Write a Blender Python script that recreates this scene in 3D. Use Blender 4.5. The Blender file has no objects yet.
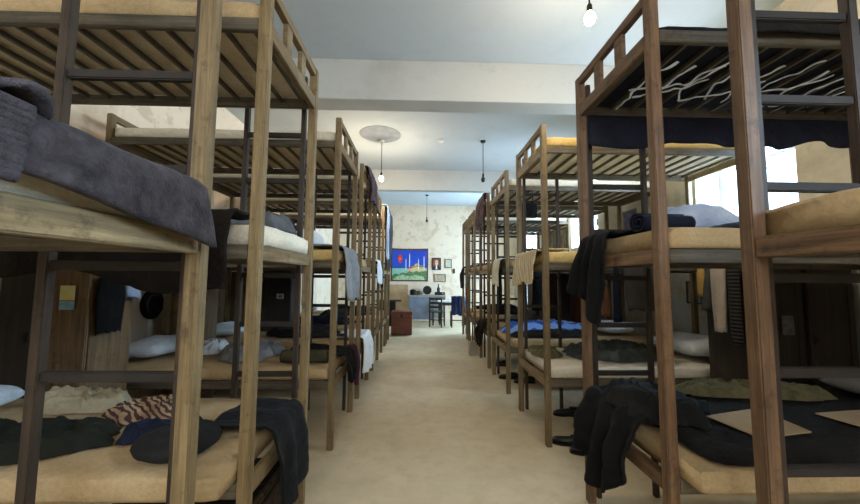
import bpy, bmesh, math, random
from mathutils import Vector, Matrix, noise
C = bpy.context.scene.collection
SC = bpy.context.scene
PI = math.pi

# ------------------------------------------------------------------ camera
def make_camera():
    pitch, yaw, roll, fpx = .0761, .0278, .0075, 341.6145
    F = Vector((math.sin(yaw)*math.cos(pitch), math.cos(yaw)*math.cos(pitch), math.sin(pitch)))
    R = Vector((math.cos(yaw), -math.sin(yaw), 0)); U = R.cross(F)
    R2 = R*math.cos(roll)+U*math.sin(roll); U2 = R2.cross(F)
    cd = bpy.data.cameras.new('camera'); cam = bpy.data.objects.new('camera', cd); C.objects.link(cam)
    cd.sensor_width = 36; cd.lens = fpx*36/860; cd.clip_start = .02; cd.clip_end = 200
    m = Matrix((R2, U2, -F)).transposed().to_4x4(); m.translation = (0, 0, 1.45)
    cam.matrix_world = m
    SC.camera = cam
make_camera()

# ------------------------------------------------------------------ world, light, exposure
SC.view_settings.view_transform = 'Standard'; SC.view_settings.look = 'None'
SC.view_settings.gamma = 1.0; SC.view_settings.use_curve_mapping = False
SC.view_settings.exposure = 0.78
SC.cycles.use_denoising = True
SC.cycles.max_bounces = 8; SC.cycles.diffuse_bounces = 5
SC.cycles.sample_clamp_indirect = 6.0
w = bpy.data.worlds.new('daylight'); SC.world = w; w.use_nodes = True
bg = w.node_tree.nodes['Background']; bg.inputs[0].default_value = (.62, .80, 1.0, 1); bg.inputs[1].default_value = 4.0

DAY = (.56, .78, 1.0)
def daylight(y, z, sy, sz, power, x=4.25, tilt=.42):
    l = bpy.data.lights.new('daylight_opening', 'AREA'); l.shape = 'RECTANGLE'
    l.size = sz; l.size_y = sy; l.energy = power; l.color = DAY
    o = bpy.data.objects.new('daylight_opening', l); C.objects.link(o)
    o.location = (x, y, z); o.rotation_euler = (0, PI/2-tilt, 0)     # faces -X, into the room
WINDOWS = [(-1.35, -.25), (2.85, 3.95), (6.2, 7.35)]           # y ranges of the high windows
DOOR = (9.6, 10.8)
P_WIN = 420
for a, b_ in WINDOWS: daylight((a+b_)/2, 3.25, 1.25, 1.7, P_WIN)
for a, b_ in WINDOWS:                                        # light thrown up by the bright ground outside
    l = bpy.data.lights.new('ground_bounce', 'AREA'); l.shape = 'RECTANGLE'; l.size = 1.2; l.size_y = 1.3; l.energy = 110; l.color = (.80, .90, 1.0)
    o = bpy.data.objects.new('ground_bounce', l); C.objects.link(o); o.location = (4.5, (a+b_)/2, 1.75); o.rotation_euler = (0, PI/2+.45, 0)
daylight((DOOR[0]+DOOR[1])/2, 1.9, 1.2, 3.4, 520, tilt=.25)
# added warm fill light behind the camera, entering by an opening made for it
l = bpy.data.lights.new('rear_fill_light', 'AREA'); l.shape = 'RECTANGLE'; l.size = 3.6; l.size_y = 1.5; l.energy = 40; l.color = (1.0, .86, .68)
o = bpy.data.objects.new('rear_fill_light', l); C.objects.link(o); o.location = (.15, -2.75, 3.0); o.rotation_euler = (PI/2, 0, 0)
BULB = (1.0, .84, .62)
LAMPS = [(1.285, 2.45, True), (-.735, 6.19, True), (1.142, 6.15, False), (.182, 10.36, False),
         (.6, -1.6, True)]
P_BULB = [24, 42, 0, 0, 20]

# ------------------------------------------------------------------ materials
def lin(h):
    h = h.lstrip('#'); v = [int(h[i:i+2], 16)/255 for i in (0, 2, 4)]
    return tuple((c/12.92 if c <= .04045 else ((c+.055)/1.055)**2.4) for c in v)+(1,)
MATS = {}
class NT:
    def __init__(s, name):
        s.m = bpy.data.materials.new(name); s.m.use_nodes = True; s.t = s.m.node_tree
        s.b = s.t.nodes['Principled BSDF']
    def n(s, typ, **kw):
        nd = s.t.nodes.new(typ)
        for k, v in kw.items():
            if k.startswith('i_'): nd.inputs[k[2:].replace('_', ' ')].default_value = v
            else: setattr(nd, k, v)
        return nd
    def l(s, a, b): s.t.links.new(a, b)
    def coords(s, scale=(1, 1, 1), out='Object'):
        tc = s.n('ShaderNodeTexCoord'); mp = s.n('ShaderNodeMapping'); mp.inputs['Scale'].default_value = scale
        s.l(tc.outputs[out], mp.inputs[0]); return mp.outputs[0]
    def noise(s, vec, scale=5, detail=5, rough=.6):
        nd = s.n('ShaderNodeTexNoise'); nd.inputs['Scale'].default_value = scale
        nd.inputs['Detail'].default_value = detail; nd.inputs['Roughness'].default_value = rough
        s.l(vec, nd.inputs['Vector']); return nd.outputs['Fac']
    def ramp(s, fac, stops):
        r = s.n('ShaderNodeValToRGB'); e = r.color_ramp.elements
        while len(e) < len(stops): e.new(.5)
        for el, (p, c) in zip(e, stops): el.position = p; el.color = c if len(c) == 4 else c+(1,)
        s.l(fac, r.inputs[0]); return r.outputs[0]
    def mix(s, fac, a, b, mode='MIX'):
        m = s.n('ShaderNodeMix', data_type='RGBA', blend_type=mode)
        for sock, v in ((m.inputs[0], fac), (m.inputs[6], a), (m.inputs[7], b)):
            if hasattr(v, 'links'): s.l(v, sock)
            else: sock.default_value = v
        return m.outputs[2]
    def bump(s, h, strength=.3, dist=.01):
        b = s.n('ShaderNodeBump'); b.inputs['Strength'].default_value = strength; b.inputs['Distance'].default_value = dist
        s.l(h, b.inputs['Height']); s.l(b.outputs[0], s.b.inputs['Normal'])
def wood(name, c1, c2, c3, axis='z', rough=.6):
    if name in MATS: return MATS[name]
    t = NT(name); sc = {'x': (2.2, 38, 38), 'y': (38, 2.2, 38), 'z': (38, 38, 2.2)}[axis]
    v = t.coords(sc); n1 = t.noise(v, 1.0, 6, .65)
    col = t.ramp(n1, [(.30, lin(c1)), (.5, lin(c2)), (.72, lin(c3))])
    big = t.noise(t.coords((3, 3, 3)), 1.3, 4)
    col = t.mix(t.ramp(big, [(.35, (0, 0, 0, 1)), (.75, (.55, .55, .55, 1))]), col, lin(c1))
    oi = t.n('ShaderNodeObjectInfo')
    hsv = t.n('ShaderNodeHueSaturation'); mr = t.n('ShaderNodeMapRange'); mr.inputs[3].default_value = .82; mr.inputs[4].default_value = 1.15
    t.l(oi.outputs['Random'], mr.inputs[0]); t.l(mr.outputs[0], hsv.inputs['Value']); t.l(col, hsv.inputs['Color'])
    fine = t.noise(t.coords({'x': (5, 160, 160), 'y': (160, 5, 160), 'z': (160, 160, 5)}[axis]), 1.0, 4, .7); spot = t.noise(t.coords((7, 7, 7)), 1.7, 7, .75)
    fin = t.mix(1.0, hsv.outputs[0], t.ramp(fine, [(.32, (.62, .60, .58, 1)), (.6, (1, 1, 1, 1))]), 'MULTIPLY')
    fin = t.mix(1.0, fin, t.ramp(spot, [(.34, (.5, .48, .45, 1)), (.46, (1, 1, 1, 1))]), 'MULTIPLY')
    t.l(fin, t.b.inputs['Base Color']); t.b.inputs['Roughness'].default_value = rough
    t.bump(n1, .35, .004); MATS[name] = t.m; return t.m
def fabric(name, c, c2=None, weave=220, rough=.9, var=3.0, stripe=None, knit=False, sheen=.04):
    if name in MATS: return MATS[name]
    t = NT(name); v = t.coords((1, 1, 1))
    c2 = c2 or c; n1 = t.noise(v, var, 5, .6)
    col = t.ramp(n1, [(.32, lin(c)), (.68, lin(c2))])
    if stripe:
        wv = t.n('ShaderNodeTexWave'); wv.inputs['Scale'].default_value = stripe[1]; wv.inputs['Distortion'].default_value = stripe[3] if len(stripe) > 3 else .4
        wv.bands_direction = stripe[2]; t.l(v, wv.inputs['Vector'])
        col = t.mix(t.ramp(wv.outputs['Fac'], [(.45, (0, 0, 0, 1)), (.6, (1, 1, 1, 1))]), col, lin(stripe[0]))
    mott = t.noise(v, 42 if knit else 60, 6, .75)
    col = t.mix(1.0, col, t.ramp(mott, [(.3, (.55, .55, .55, 1)), (.68, (1, 1, 1, 1))] if knit else [(.3, (.78, .78, .78, 1)), (.65, (1, 1, 1, 1))]), 'MULTIPLY')
    t.l(col, t.b.inputs['Base Color']); t.b.inputs['Roughness'].default_value = rough
    t.b.inputs['Specular IOR Level'].default_value = .12
    t.b.inputs['Sheen Weight'].default_value = sheen*.5
    h = t.noise(v, weave if not knit else 70, 3, .7)
    n2 = t.noise(v, 9, 5, .6)
    # soft creases: the ridge of a distorted noise
    n3 = t.noise(v, 4.5, 3, .5); ab = t.n('ShaderNodeMath', operation='SUBTRACT'); t.l(n3, ab.inputs[0]); ab.inputs[1].default_value = .5
    ab2 = t.n('ShaderNodeMath', operation='ABSOLUTE'); t.l(ab.outputs[0], ab2.inputs[0])
    m = t.n('ShaderNodeMath', operation='MULTIPLY_ADD'); t.l(h, m.inputs[0]); m.inputs[1].default_value = .12 if not knit else .8; t.l(n2, m.inputs[2])
    m2 = t.n('ShaderNodeMath', operation='MULTIPLY_ADD'); t.l(ab2.outputs[0], m2.inputs[0]); m2.inputs[1].default_value = -2.2 if not knit else 0; t.l(m.outputs[0], m2.inputs[2])
    t.bump(m2.outputs[0], .55, .022); MATS[name] = t.m; return t.m
def plain(name, c, rough=.5, metal=0, emit=None, var=None):
    if name in MATS: return MATS[name]
    t = NT(name)
    if var:
        col = t.ramp(t.noise(t.coords(), var[1], 5), [(.35, lin(c)), (.7, lin(var[0]))]); t.l(col, t.b.inputs['Base Color'])
    else: t.b.inputs['Base Color'].default_value = lin(c)
    t.b.inputs['Roughness'].default_value = rough; t.b.inputs['Metallic'].default_value = metal
    if emit: t.b.inputs['Emission Color'].default_value = lin(emit[0]); t.b.inputs['Emission Strength'].default_value = emit[1]
    MATS[name] = t.m; return t.m
def plaster(name, base, tone, patch, low=None, amount=.5):
    t = NT(name); v = t.coords((1, 1, 1))
    n1 = t.noise(v, 1.1, 8, .62); n2 = t.noise(v, 3.3, 9, .7); n3 = t.noise(v, 14, 6, .6)
    col = t.ramp(n1, [(.3, lin(base)), (.55, lin(base)), (.75, lin(tone))])
    col = t.mix(t.ramp(n2, [(amount, (0, 0, 0, 1)), (amount+.05, (1, 1, 1, 1))]), col, lin(patch))
    col = t.mix(t.ramp(n3, [(.55, (0, 0, 0, 1)), (.8, (.35, .35, .35, 1))]), col, lin(tone))
    if low:
        sp = t.n('ShaderNodeSeparateXYZ'); t.l(v, sp.inputs[0])
        ad = t.n('ShaderNodeMath', operation='MULTIPLY_ADD'); t.l(n1, ad.inputs[0]); ad.inputs[1].default_value = .35; t.l(sp.outputs[2], ad.inputs[2])
        f = t.ramp(ad.outputs[0], [(0, (1, 1, 1, 1)), (1, (0, 0, 0, 1))])
        mr = t.n('ShaderNodeMapRange'); mr.inputs[1].default_value = low[1]-.05; mr.inputs[2].default_value = low[1]+.12; mr.inputs[3].default_value = .85; mr.inputs[4].default_value = 0
        t.l(ad.outputs[0], mr.inputs[0]); lowc = t.mix(t.ramp(n2, [(.45, (0, 0, 0, 1)), (.6, (1, 1, 1, 1))]), lin(low[0]), lin(tone))
        col = t.mix(mr.outputs[0], col, lowc)
    t.l(col, t.b.inputs['Base Color']); t.b.inputs['Roughness'].default_value = .9
    t.bump(n2, .25, .02); return t.m

WZ = wood('bunk_wood_upright', '#594a31', '#846d48', '#9d865e', 'z')
WX = wood('bunk_wood_long', '#5f4e31', '#8b7348', '#a38b5e', 'x')
WY = wood('bunk_wood_cross', '#594a31', '#846d48', '#9d865e', 'y')
VZ = wood('brown_wood_upright', '#4a3524', '#785a3e', '#8f6f50', 'z')
VX = wood('brown_wood_long', '#4a3524', '#74573c', '#8b6c4e', 'x')
VY = wood('brown_wood_cross', '#4a3524', '#785a3e', '#8f6f50', 'y')
GREYX = wood('grey_bed_rail', '#413a2e', '#665b49', '#7d715c', 'x')
DARKWOOD = wood('dark_cabinet_wood', '#1f1812', '#30251b', '#423122', 'z', .6)
MIDWOOD = wood('worn_cabinet_wood', '#57432a', '#7b6140', '#94784f', 'z', .6)
CHEST = wood('red_brown_wood', '#4c2313', '#74391f', '#8c4a2a', 'x', .45)
IRON = plain('dark_iron', '#1f1915', .75, 0, var=('#2e251e', 12))
SLAT = plain('slat_metal', '#4b4338', .55, .3, var=('#6b6050', 9))
MATT = fabric('mattress_cover_beige', '#b4986f', '#c8ac82', 300, .85, 2.5)
MATTY = fabric('mattress_cover_yellow', '#d0ac66', '#dfc386', 300, .85, 2.5)
MATTW = fabric('mattress_sheet_cream', '#d8cdb6', '#e6ddca', 300, .85, 2.5)
MATTG = fabric('mattress_cover_grey', '#9c8f7a', '#b0a48f', 300, .85, 4)
MATTD = fabric('mattress_cover_dark', '#1d1e28', '#292b39', 300, .85, 4)
UNDER_LIT = fabric('mattress_underside_window_lit', '#dcd6ca', '#ebe6dc', 60, .9, 6)  # paler underside for window-side bunks, window light put into its colour
UNDER = fabric('mattress_underside', '#c6b596', '#dccdb2', 60, .9, 6)
BLACKC = fabric('black_cloth', '#0f0f10', '#19191a', 260, .85, 4, sheen=.05)
WOOL = fabric('black_wool', '#1a1918', '#2a2826', 120, .95, 9, knit=True)
DARKG = fabric('charcoal_cloth', '#1d1c1b', '#2a2928', 260, .9, 4)
OLIVE = fabric('dark_olive_cloth', '#1b1c16', '#2a2b20', 200, .9, 5)
KNIT = fabric('grey_mauve_knit', '#2b2729', '#524a4d', 90, .95, 14, knit=True, sheen=.1)
NAVY = fabric('navy_cloth', '#171b28', '#22273a', 220, .9, 4)
BLUE = fabric('blue_blanket_cloth', '#2c4fa8', '#4a78d8', 180, .9, 3, stripe=('#8fb4ee', 2.2, 'Y'))
GREY = fabric('grey_cloth', '#7b7d80', '#94979a', 240, .9, 4)
GREYD = fabric('dark_grey_cloth', '#4a4b4d', '#5e5f60', 240, .9, 5)
WHITE = fabric('white_cloth', '#d7dbe0', '#eef0f0', 260, .85, 4)
PILLOW = fabric('pillow_cover', '#cfd9e4', '#e6edf2', 260, .85, 5)
CREAM = fabric('cream_cloth', '#d9c7a2', '#e9dcc0', 150, .9, 5, stripe=('#c9b48a', 9, 'Y', .3))
BROWNC = fabric('dark_brown_cloth', '#19130f', '#261d16', 180, .95, 8, knit=True)
MAROON = fabric('maroon_cloth', '#43383b', '#5f4f52', 200, .9, 6)
KHAKI = fabric('khaki_cloth', '#5b563f', '#7a7352', 200, .9, 12)
SCARF = fabric('patterned_scarf_cloth', '#c2aa84', '#8f7355', 150, .9, 9, stripe=('#4d3331', 13, 'DIAGONAL', 9))
PLAID = fabric('plaid_cloth', '#2b2c2e', '#1d1d20', 200, .9, 5, stripe=('#4d4b49', 11, 'Z', .2))
YELLOWC = fabric('mustard_cloth', '#b7934f', '#c9a866', 200, .9, 5)
LBLUE = fabric('light_blue_cloth', '#93a9cf', '#b4c4e2', 240, .9, 4)
DENIM = fabric('blue_denim_cloth', '#232c48', '#324068', 240, .9, 5)
PURPLE = fabric('purple_cloth', '#3f2036', '#5a2f48', 200, .9, 6)
LEATHER = plain('dark_leather', '#2b2627', .45, 0, var=('#3b3435', 7))
TAN = plain('brown_leather', '#5a3722', .5, 0, var=('#6f4529', 9))
CARD = plain('cardboard', '#a98d68', .85, 0, var=('#bba07b', 4))
PAPER = plain('yellowed_paper', '#cfc6ae', .85, 0, var=('#ddd6c2', 9))
SHOE = plain('black_shoe_leather', '#141414', .35, 0, var=('#222222', 6))
SOLE = plain('shoe_sole_rubber', '#0e0d0c', .8)
STEEL = plain('pot_metal', '#9a9893', .35, .8, var=('#6a655e', 8))
BLACKM = plain('black_metal', '#161514', .5, .3)
WHITEP = plain('white_plastic', '#d5d2cb', .5)
PLASTICSHEET = plain('torn_plastic', '#c9d2e0', .35, 0, var=('#e9eef5', 12))
WALLM = plaster('peeling_cream_plaster', '#e0ccb2', '#b59b7a', '#cbb698', None, .56)
WALLR = plaster('peeling_plaster_over_grey', '#d2c7b3', '#a89a82', '#c3bba9', ('#aeb3b4', 1.95), .53)
CEILM = plaster('ceiling_whitewash', '#b4babc', '#a9afb1', '#b0b7ba', None, .60)
BEAMM = plaster('beam_whitewash', '#b9b9b5', '#abaaa5', '#b2b3af', None, .6)

def floor_mat():
    t = NT('worn_concrete_floor'); v = t.coords()
    n1 = t.noise(v, .9, 8, .65); n2 = t.noise(v, 6, 8, .7); n3 = t.noise(v, 40, 4, .6)
    col = t.ramp(n1, [(.3, lin('#b5a484')), (.5, lin('#c8b797')), (.72, lin('#d6c8ab'))])
    col = t.mix(t.ramp(n2, [(.48, (0, 0, 0, 1)), (.75, (.5, .5, .5, 1))]), col, lin('#a39270'))
    col = t.mix(t.ramp(n3, [(.6, (0, 0, 0, 1)), (.8, (.3, .3, .3, 1))]), col, lin('#8b7b5c'))
    t.l(col, t.b.inputs['Base Color'])
    r = t.n('ShaderNodeMapRange'); r.inputs[3].default_value = .45; r.inputs[4].default_value = .75
    t.l(n2, r.inputs[0]); t.l(r.outputs[0], t.b.inputs['Roughness']); t.bump(n2, .1, .01); return t.m
FLOORM = floor_mat()
def glass_mat():
    t = NT('window_glass'); nt = t.t
    tr = t.n('ShaderNodeBsdfTransparent'); tr.inputs[0].default_value = (.93, .97, 1, 1)
    gl = t.n('ShaderNodeBsdfGlossy'); gl.inputs['Roughness'].default_value = .05
    mx = t.n('ShaderNodeMixShader'); mx.inputs[0].default_value = .07
    t.l(tr.outputs[0], mx.inputs[1]); t.l(gl.outputs[0], mx.inputs[2])
    t.l(mx.outputs[0], nt.nodes['Material Output'].inputs[0]); return t.m
GLASS = glass_mat()
WFRAME = plain('window_frame_paint', '#c2cbd6', .6, 0, var=('#a9b3bf', 6))

# ------------------------------------------------------------------ mesh helpers
def obj(name, bm, m, parent=None, smooth=False):
    me = bpy.data.meshes.new(name); bmesh.ops.recalc_face_normals(bm, faces=bm.faces[:])
    bm.to_mesh(me); bm.free(); me.materials.append(m)
    if smooth:
        for p in me.polygons: p.use_smooth = True
    o = bpy.data.objects.new(name, me); C.objects.link(o)
    if parent is not None: o.parent = parent
    return o
def tag(o, label, cat, group=None):
    o['label'] = label; o['category'] = cat
    if group: o['group'] = group
    return o
def thing(name, label, cat, loc=(0, 0, 0), rz=0, group=None):
    o = bpy.data.objects.new(name, None); C.objects.link(o); o.location = loc; o.rotation_euler = (0, 0, rz)
    o.empty_display_size = .1
    return tag(o, label, cat, group)
def struct(o): o['kind'] = 'structure'; return o
def box(bm, x0, x1, y0, y1, z0, z1, bev=0):
    r = bmesh.ops.create_cube(bm, size=1)['verts']
    for v in r: v.co = Vector((x0+(v.co.x+.5)*(x1-x0), y0+(v.co.y+.5)*(y1-y0), z0+(v.co.z+.5)*(z1-z0)))
    if bev:
        es = list({e for v in r for e in v.link_edges})
        bmesh.ops.bevel(bm, geom=es, offset=bev, segments=2, affect='EDGES', clamp_overlap=True)
def lbox(name, m, parent, x0, x1, y0, y1, z0, z1, bev=.003):
    """box mesh whose origin is its own corner, so that grain varies from piece to piece"""
    bm = bmesh.new(); box(bm, min(x0, x1), max(x0, x1), min(y0, y1), max(y0, y1), z0, z1, bev); return obj(name, bm, m, parent)
def tube(bm, pts, r, seg=8):
    pts = [Vector(p) for p in pts]; rings = []
    for i, p in enumerate(pts):
        d = (pts[min(i+1, len(pts)-1)]-pts[max(i-1, 0)]).normalized()
        a = d.orthogonal().normalized(); b = d.cross(a)
        rr = r[i] if isinstance(r, (list, tuple)) else r
        rings.append([bm.verts.new(p+(a*math.cos(t*2*PI/seg)+b*math.sin(t*2*PI/seg))*rr) for t in range(seg)])
    loft(bm, rings)
def loft(bm, rings, cap=True):
    n = len(rings[0])
    for i in range(len(rings)-1):
        A, B = rings[i], rings[i+1]
        for k in range(n):
            try: bm.faces.new((A[k], A[(k+1) % n], B[(k+1) % n], B[k]))
            except ValueError: pass
    if cap:
        bm.faces.new(rings[0][::-1]); bm.faces.new(rings[-1])
def lathe(bm, prof, seg=20, c=(0, 0, 0)):
    c = Vector(c)
    loft(bm, [[bm.verts.new(c+Vector((max(r, .0005)*math.cos(k*2*PI/seg), max(r, .0005)*math.sin(k*2*PI/seg), z))) for k in range(seg)] for r, z in prof])
def nz(*p): return noise.noise(Vector(p))
def fbm(p, s, o=4):
    return noise.fractal(Vector(p)*s, 1.0, 2.0, o)

def sheet_mesh(fn, nu, nv, th):
    """closed cloth slab from a point function fn(u, v), thickness th"""
    bm = bmesh.new()
    P = [[Vector(fn(i/nu, j/nv)) for j in range(nv+1)] for i in range(nu+1)]
    N = []
    for i in range(nu+1):
        row = []
        for j in range(nv+1):
            a = P[min(i+1, nu)][j]-P[max(i-1, 0)][j]; b = P[i][min(j+1, nv)]-P[i][max(j-1, 0)]
            n = a.cross(b); row.append(n.normalized() if n.length > 1e-9 else Vector((0, 0, 1)))
        N.append(row)
    A = [[bm.verts.new(P[i][j]) for j in range(nv+1)] for i in range(nu+1)]
    B = [[bm.verts.new(P[i][j]-N[i][j]*th) for j in range(nv+1)] for i in range(nu+1)]
    for i in range(nu):
        for j in range(nv):
            bm.faces.new((A[i][j], A[i+1][j], A[i+1][j+1], A[i][j+1]))
            bm.faces.new((B[i][j], B[i][j+1], B[i+1][j+1], B[i+1][j]))
    for i in range(nu):
        bm.faces.new((A[i][0], B[i][0], B[i+1][0], A[i+1][0])); bm.faces.new((A[i][nv], A[i+1][nv], B[i+1][nv], B[i][nv]))
    for j in range(nv):
        bm.faces.new((A[0][j], A[0][j+1], B[0][j+1], B[0][j])); bm.faces.new((A[nu][j], B[nu][j], B[nu][j+1], A[nu][j+1]))
    return bm
def drape(name, m, E0, E1, inward, top, hang, label=None, cat=None, group=None, parent=None, seed=0, folds=4, amp=.02, r=.03,
          th=.012, rise=0, gap=.004, flare=0, ragged=.06, skew=0, hangfn=None, topfn=None, nu=48, nv=56, crumple=.006):
    """cloth lying `top` metres inward of the edge E0-E1, then falling `hang` metres over it"""
    E0, E1 = Vector(E0), Vector(E1); n = Vector(inward).normalized(); up = Vector((0, 0, 1)); du = (E1-E0)
    rnd = random.Random(seed); ph = rnd.random()*10
    def fn(u, v):
        hu = hang*(1+ragged*2*nz(u*3.1+ph, seed*1.7, 2)) if hangfn is None else hangfn(u)
        tu = top*(1+ragged*2*nz(u*2.7+ph, seed*2.3, 7)) if topfn is None else topfn(u)
        arc = r*PI/2; L = tu+arc+hu; s = v*L
        e = E0+du*(u)
        if s < tu:
            d = tu-s; p = e+n*(r+d)+up*(th+gap+r*0+rise*d)
            nn = up; w_ = min(1, d/.1)*.35
        elif s < tu+arc:
            a = (s-tu)/r; p = e+n*(r-r*math.sin(a))+up*(th+gap-r+r*math.cos(a)); nn = up*math.cos(a)-n*math.sin(a); w_ = .3
        else:
            d = s-tu-arc; p = e+up*(th+gap-r-d); nn = -n; w_ = min(1, .3+d/.18)
            p += du*(u-.5)*flare*d+du.normalized()*skew*d
        f = math.sin(u*folds*2*PI+ph+1.5*nz(u*2, v*2, seed))*amp+amp*.8*nz(u*folds*1.3+ph, v*3, seed+.5)
        off = (f+amp*1.3)*w_
        if crumple: off += crumple*(abs(nz(p.x*9+seed, p.y*9, p.z*9))+.6*abs(nz(p.x*21, p.y*21+seed, p.z*21)))
        return p+nn*off
    bm = sheet_mesh(fn, nu, nv, th)
    o = obj(name, bm, m, parent, True)
    return tag(o, label, cat, group) if label else o
def heap(name, m, cx, cy, z0, rx, ry, h, label=None, cat=None, group=None, rot=0, seed=0, rid=.5, freq=6, pw=2.6, irr=.18, sq=2.6, parent=None, dome=0, segs=110, rings=34):
    """crumpled cloth lying on a surface"""
    bm = bmesh.new(); R = []
    cr, sr = math.cos(rot), math.sin(rot)
    def pt(rr, a):
        k = (abs(math.cos(a))**sq+abs(math.sin(a))**sq)**(-1/sq)
        ca, sa = math.cos(a), math.sin(a)
        k *= 1+irr*(1.6*noise.noise(Vector((ca*1.6, sa*1.6, seed*3.1)))+.8*noise.noise(Vector((ca*4.5, sa*4.5, seed*1.3))))
        x, y = rx*k*rr*ca, ry*k*rr*sa
        X, Y = cx+x*cr-y*sr, cy+x*sr+y*cr
        prof = (1-rr**pw)
        q = Vector((X*freq, Y*freq*1.25, seed*5.3)); wv = noise.noise_vector(q*.6)
        q = q+wv*1.1
        r1 = max(0, 1-abs(noise.noise(q))*3.2); r2 = max(0, 1-abs(noise.noise(q*1.9+Vector((3, 1, seed))))*3.2)
        lump = .5+.75*noise.noise(q*.55+Vector((7, 2, 1)))
        body = (1-rid)+rid*(.55*lump+.55*r1+.28*r2)
        z = z0+.004+h*min(1, prof*2.2)**.8*max(.06, .18+.82*body*(.35+.65*prof**.5))*.95+dome*(1-rr*rr)
        return Vector((X, Y, z))
    c = bm.verts.new(pt(0, 0))
    for i in range(1, rings+1):
        rr = (i/rings)**.85
        R.append([bm.verts.new(pt(rr, k*2*PI/segs)) for k in range(segs)])
    for k in range(segs): bm.faces.new((c, R[0][k], R[0][(k+1) % segs]))
    loft(bm, R, False)
    bot = [bm.verts.new(Vector((v.co.x, v.co.y, z0+.001))) for v in R[-1]]
    loft(bm, [R[-1], bot], False); bm.faces.new(bot[::-1])
    o = obj(name, bm, m, parent, True)
    return tag(o, label, cat, group) if label else o
def pillow(name, m, c, size, rz=0, label=None, group=None, seed=0, tilt=0, parent=None):
    bm = bmesh.new(); n = 22; top, bot = [], []
    sx, sy, sz = size
    def pt(u, v, s):
        x, y = u*2-1, v*2-1
        ex = max(0, (1-abs(x)**2.6))*max(0, (1-abs(y)**2.6))
        z = (.5 if s > 0 else -.30)*(ex**.45)*sz*(1+.2*nz(x*1.6+seed, y*1.6, s*2))+(.04*sz*nz(x*4, y*4, seed) if s > 0 else 0)
        pin = 1-.09*(x*x)*(y*y)*1.0-.05*(1-abs(y))*abs(x)
        return Vector((x*.5*sx*pin, y*.5*sy*(1-.09*x*x*y*y), z))
    c = Vector(c); c.z += .36*sz+.004
    M = Matrix.Translation(c) @ Matrix.Rotation(rz, 4, 'Z') @ Matrix.Rotation(tilt, 4, 'Y')
    G = {}
    for s in (1, -1):
        for i in range(n+1):
            for j in range(n+1):
                e = i in (0, n) or j in (0, n)
                if e and s == -1: G[s, i, j] = G[1, i, j]; continue
                G[s, i, j] = bm.verts.new(M @ pt(i/n, j/n, 0 if e else s))
    for s in (1, -1):
        for i in range(n):
            for j in range(n):
                try: bm.faces.new([G[s, i, j], G[s, i+1, j], G[s, i+1, j+1], G[s, i, j+1]])
                except ValueError: pass
    o = obj(name, bm, m, parent, True)
    return tag(o, label, 'pillow', group) if label else o
def garment(name, m, top, ang, prof, label=None, cat='jacket', group=None, seed=0, folds=5, famp=.12, parent=None, lean=0, seg=40):
    """a garment hanging from a hook: prof = [(drop, half width, half depth), ...]"""
    bm = bmesh.new(); top = Vector(top); ax = Vector((math.cos(ang), math.sin(ang), 0)); dp = Vector((-math.sin(ang), math.cos(ang), 0))
    rings = []; K = 4*(len(prof)-1)
    for q in range(K+1):
        t = q/K*(len(prof)-1); i = min(int(t), len(prof)-2); f = t-i; f = f*f*(3-2*f)
        d, wd, dd = [prof[i][k]*(1-f)+prof[i+1][k]*f for k in range(3)]
        ring = []
        for k in range(seg):
            a = k*2*PI/seg
            fo = 1+famp*min(1, .25+d*2.2)*(math.sin(a*folds+seed+d*2+1.6*nz(d*4, a, seed))+.6*nz(a*3, d*7, seed+3))
            drop = d+(.035*nz(math.cos(a)*2, math.sin(a)*2, seed+9) if q == K else 0)
            ring.append(bm.verts.new(top+ax*(math.cos(a)*wd*(1+.05*nz(d*8, seed, 1))+lean*d)+dp*(math.sin(a)*dd*fo)+Vector((0, 0, -drop))))
        rings.append(ring)
    loft(bm, rings)
    o = obj(name, bm, m, parent, True)
    return tag(o, label, cat, group) if label else o
def card(name, m, c, w_, h_, normal, label=None, cat=None, th=.006, parent=None, group=None, rollz=0):
    """thin board standing in the plane facing `normal` ('x-','x+','y-')"""
    bm = bmesh.new(); x, y, z = c
    if normal[0] == 'y': box(bm, x-w_/2, x+w_/2, y-th, y, z-h_/2, z+h_/2)
    else:
        s = -1 if normal[1] == '-' else 1
        box(bm, min(x, x+s*th), max(x, x+s*th), y-w_/2, y+w_/2, z-h_/2, z+h_/2)
    o = obj(name, bm, m, parent)
    return tag(o, label, cat, group) if label else o

# ------------------------------------------------------------------ room shell
XW0, XW1, Y0, Y1, ZC = -2.98, 3.30, -2.6, 11.9, 4.0
TH = .42
bm = bmesh.new(); box(bm, XW0-TH, XW1+TH, Y0-.3, Y1+.3, -.12, 0); struct(obj('floor', bm, FLOORM))
bm = bmesh.new(); box(bm, XW0-TH, XW1+TH, Y0-.3, Y1+.3, ZC, ZC+.15); struct(obj('ceiling', bm, CEILM))
bm = bmesh.new(); box(bm, XW0-.3, XW0, Y0, Y1, 0, ZC); struct(obj('wall_left', bm, WALLM))
bm = bmesh.new(); box(bm, XW0-.3, XW1+TH, Y1, Y1+.3, 0, ZC); struct(obj('wall_back', bm, WALLM))
bm = bmesh.new(); box(bm, XW0-.3, XW1+TH, Y0-.3, Y0, 0, 2.2); box(bm, XW0-.3, -1.75, Y0-.3, Y0, 2.2, ZC); box(bm, 2.05, XW1+TH, Y0-.3, Y0, 2.2, ZC); box(bm, -1.75, 2.05, Y0-.3, Y0, 3.8, ZC)  # upper opening added so the fill light behind it gets in
struct(obj('wall_front', bm, WALLM))
SILL, HEAD = 2.12, 3.35
bm = bmesh.new(); ys = [Y0]
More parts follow.
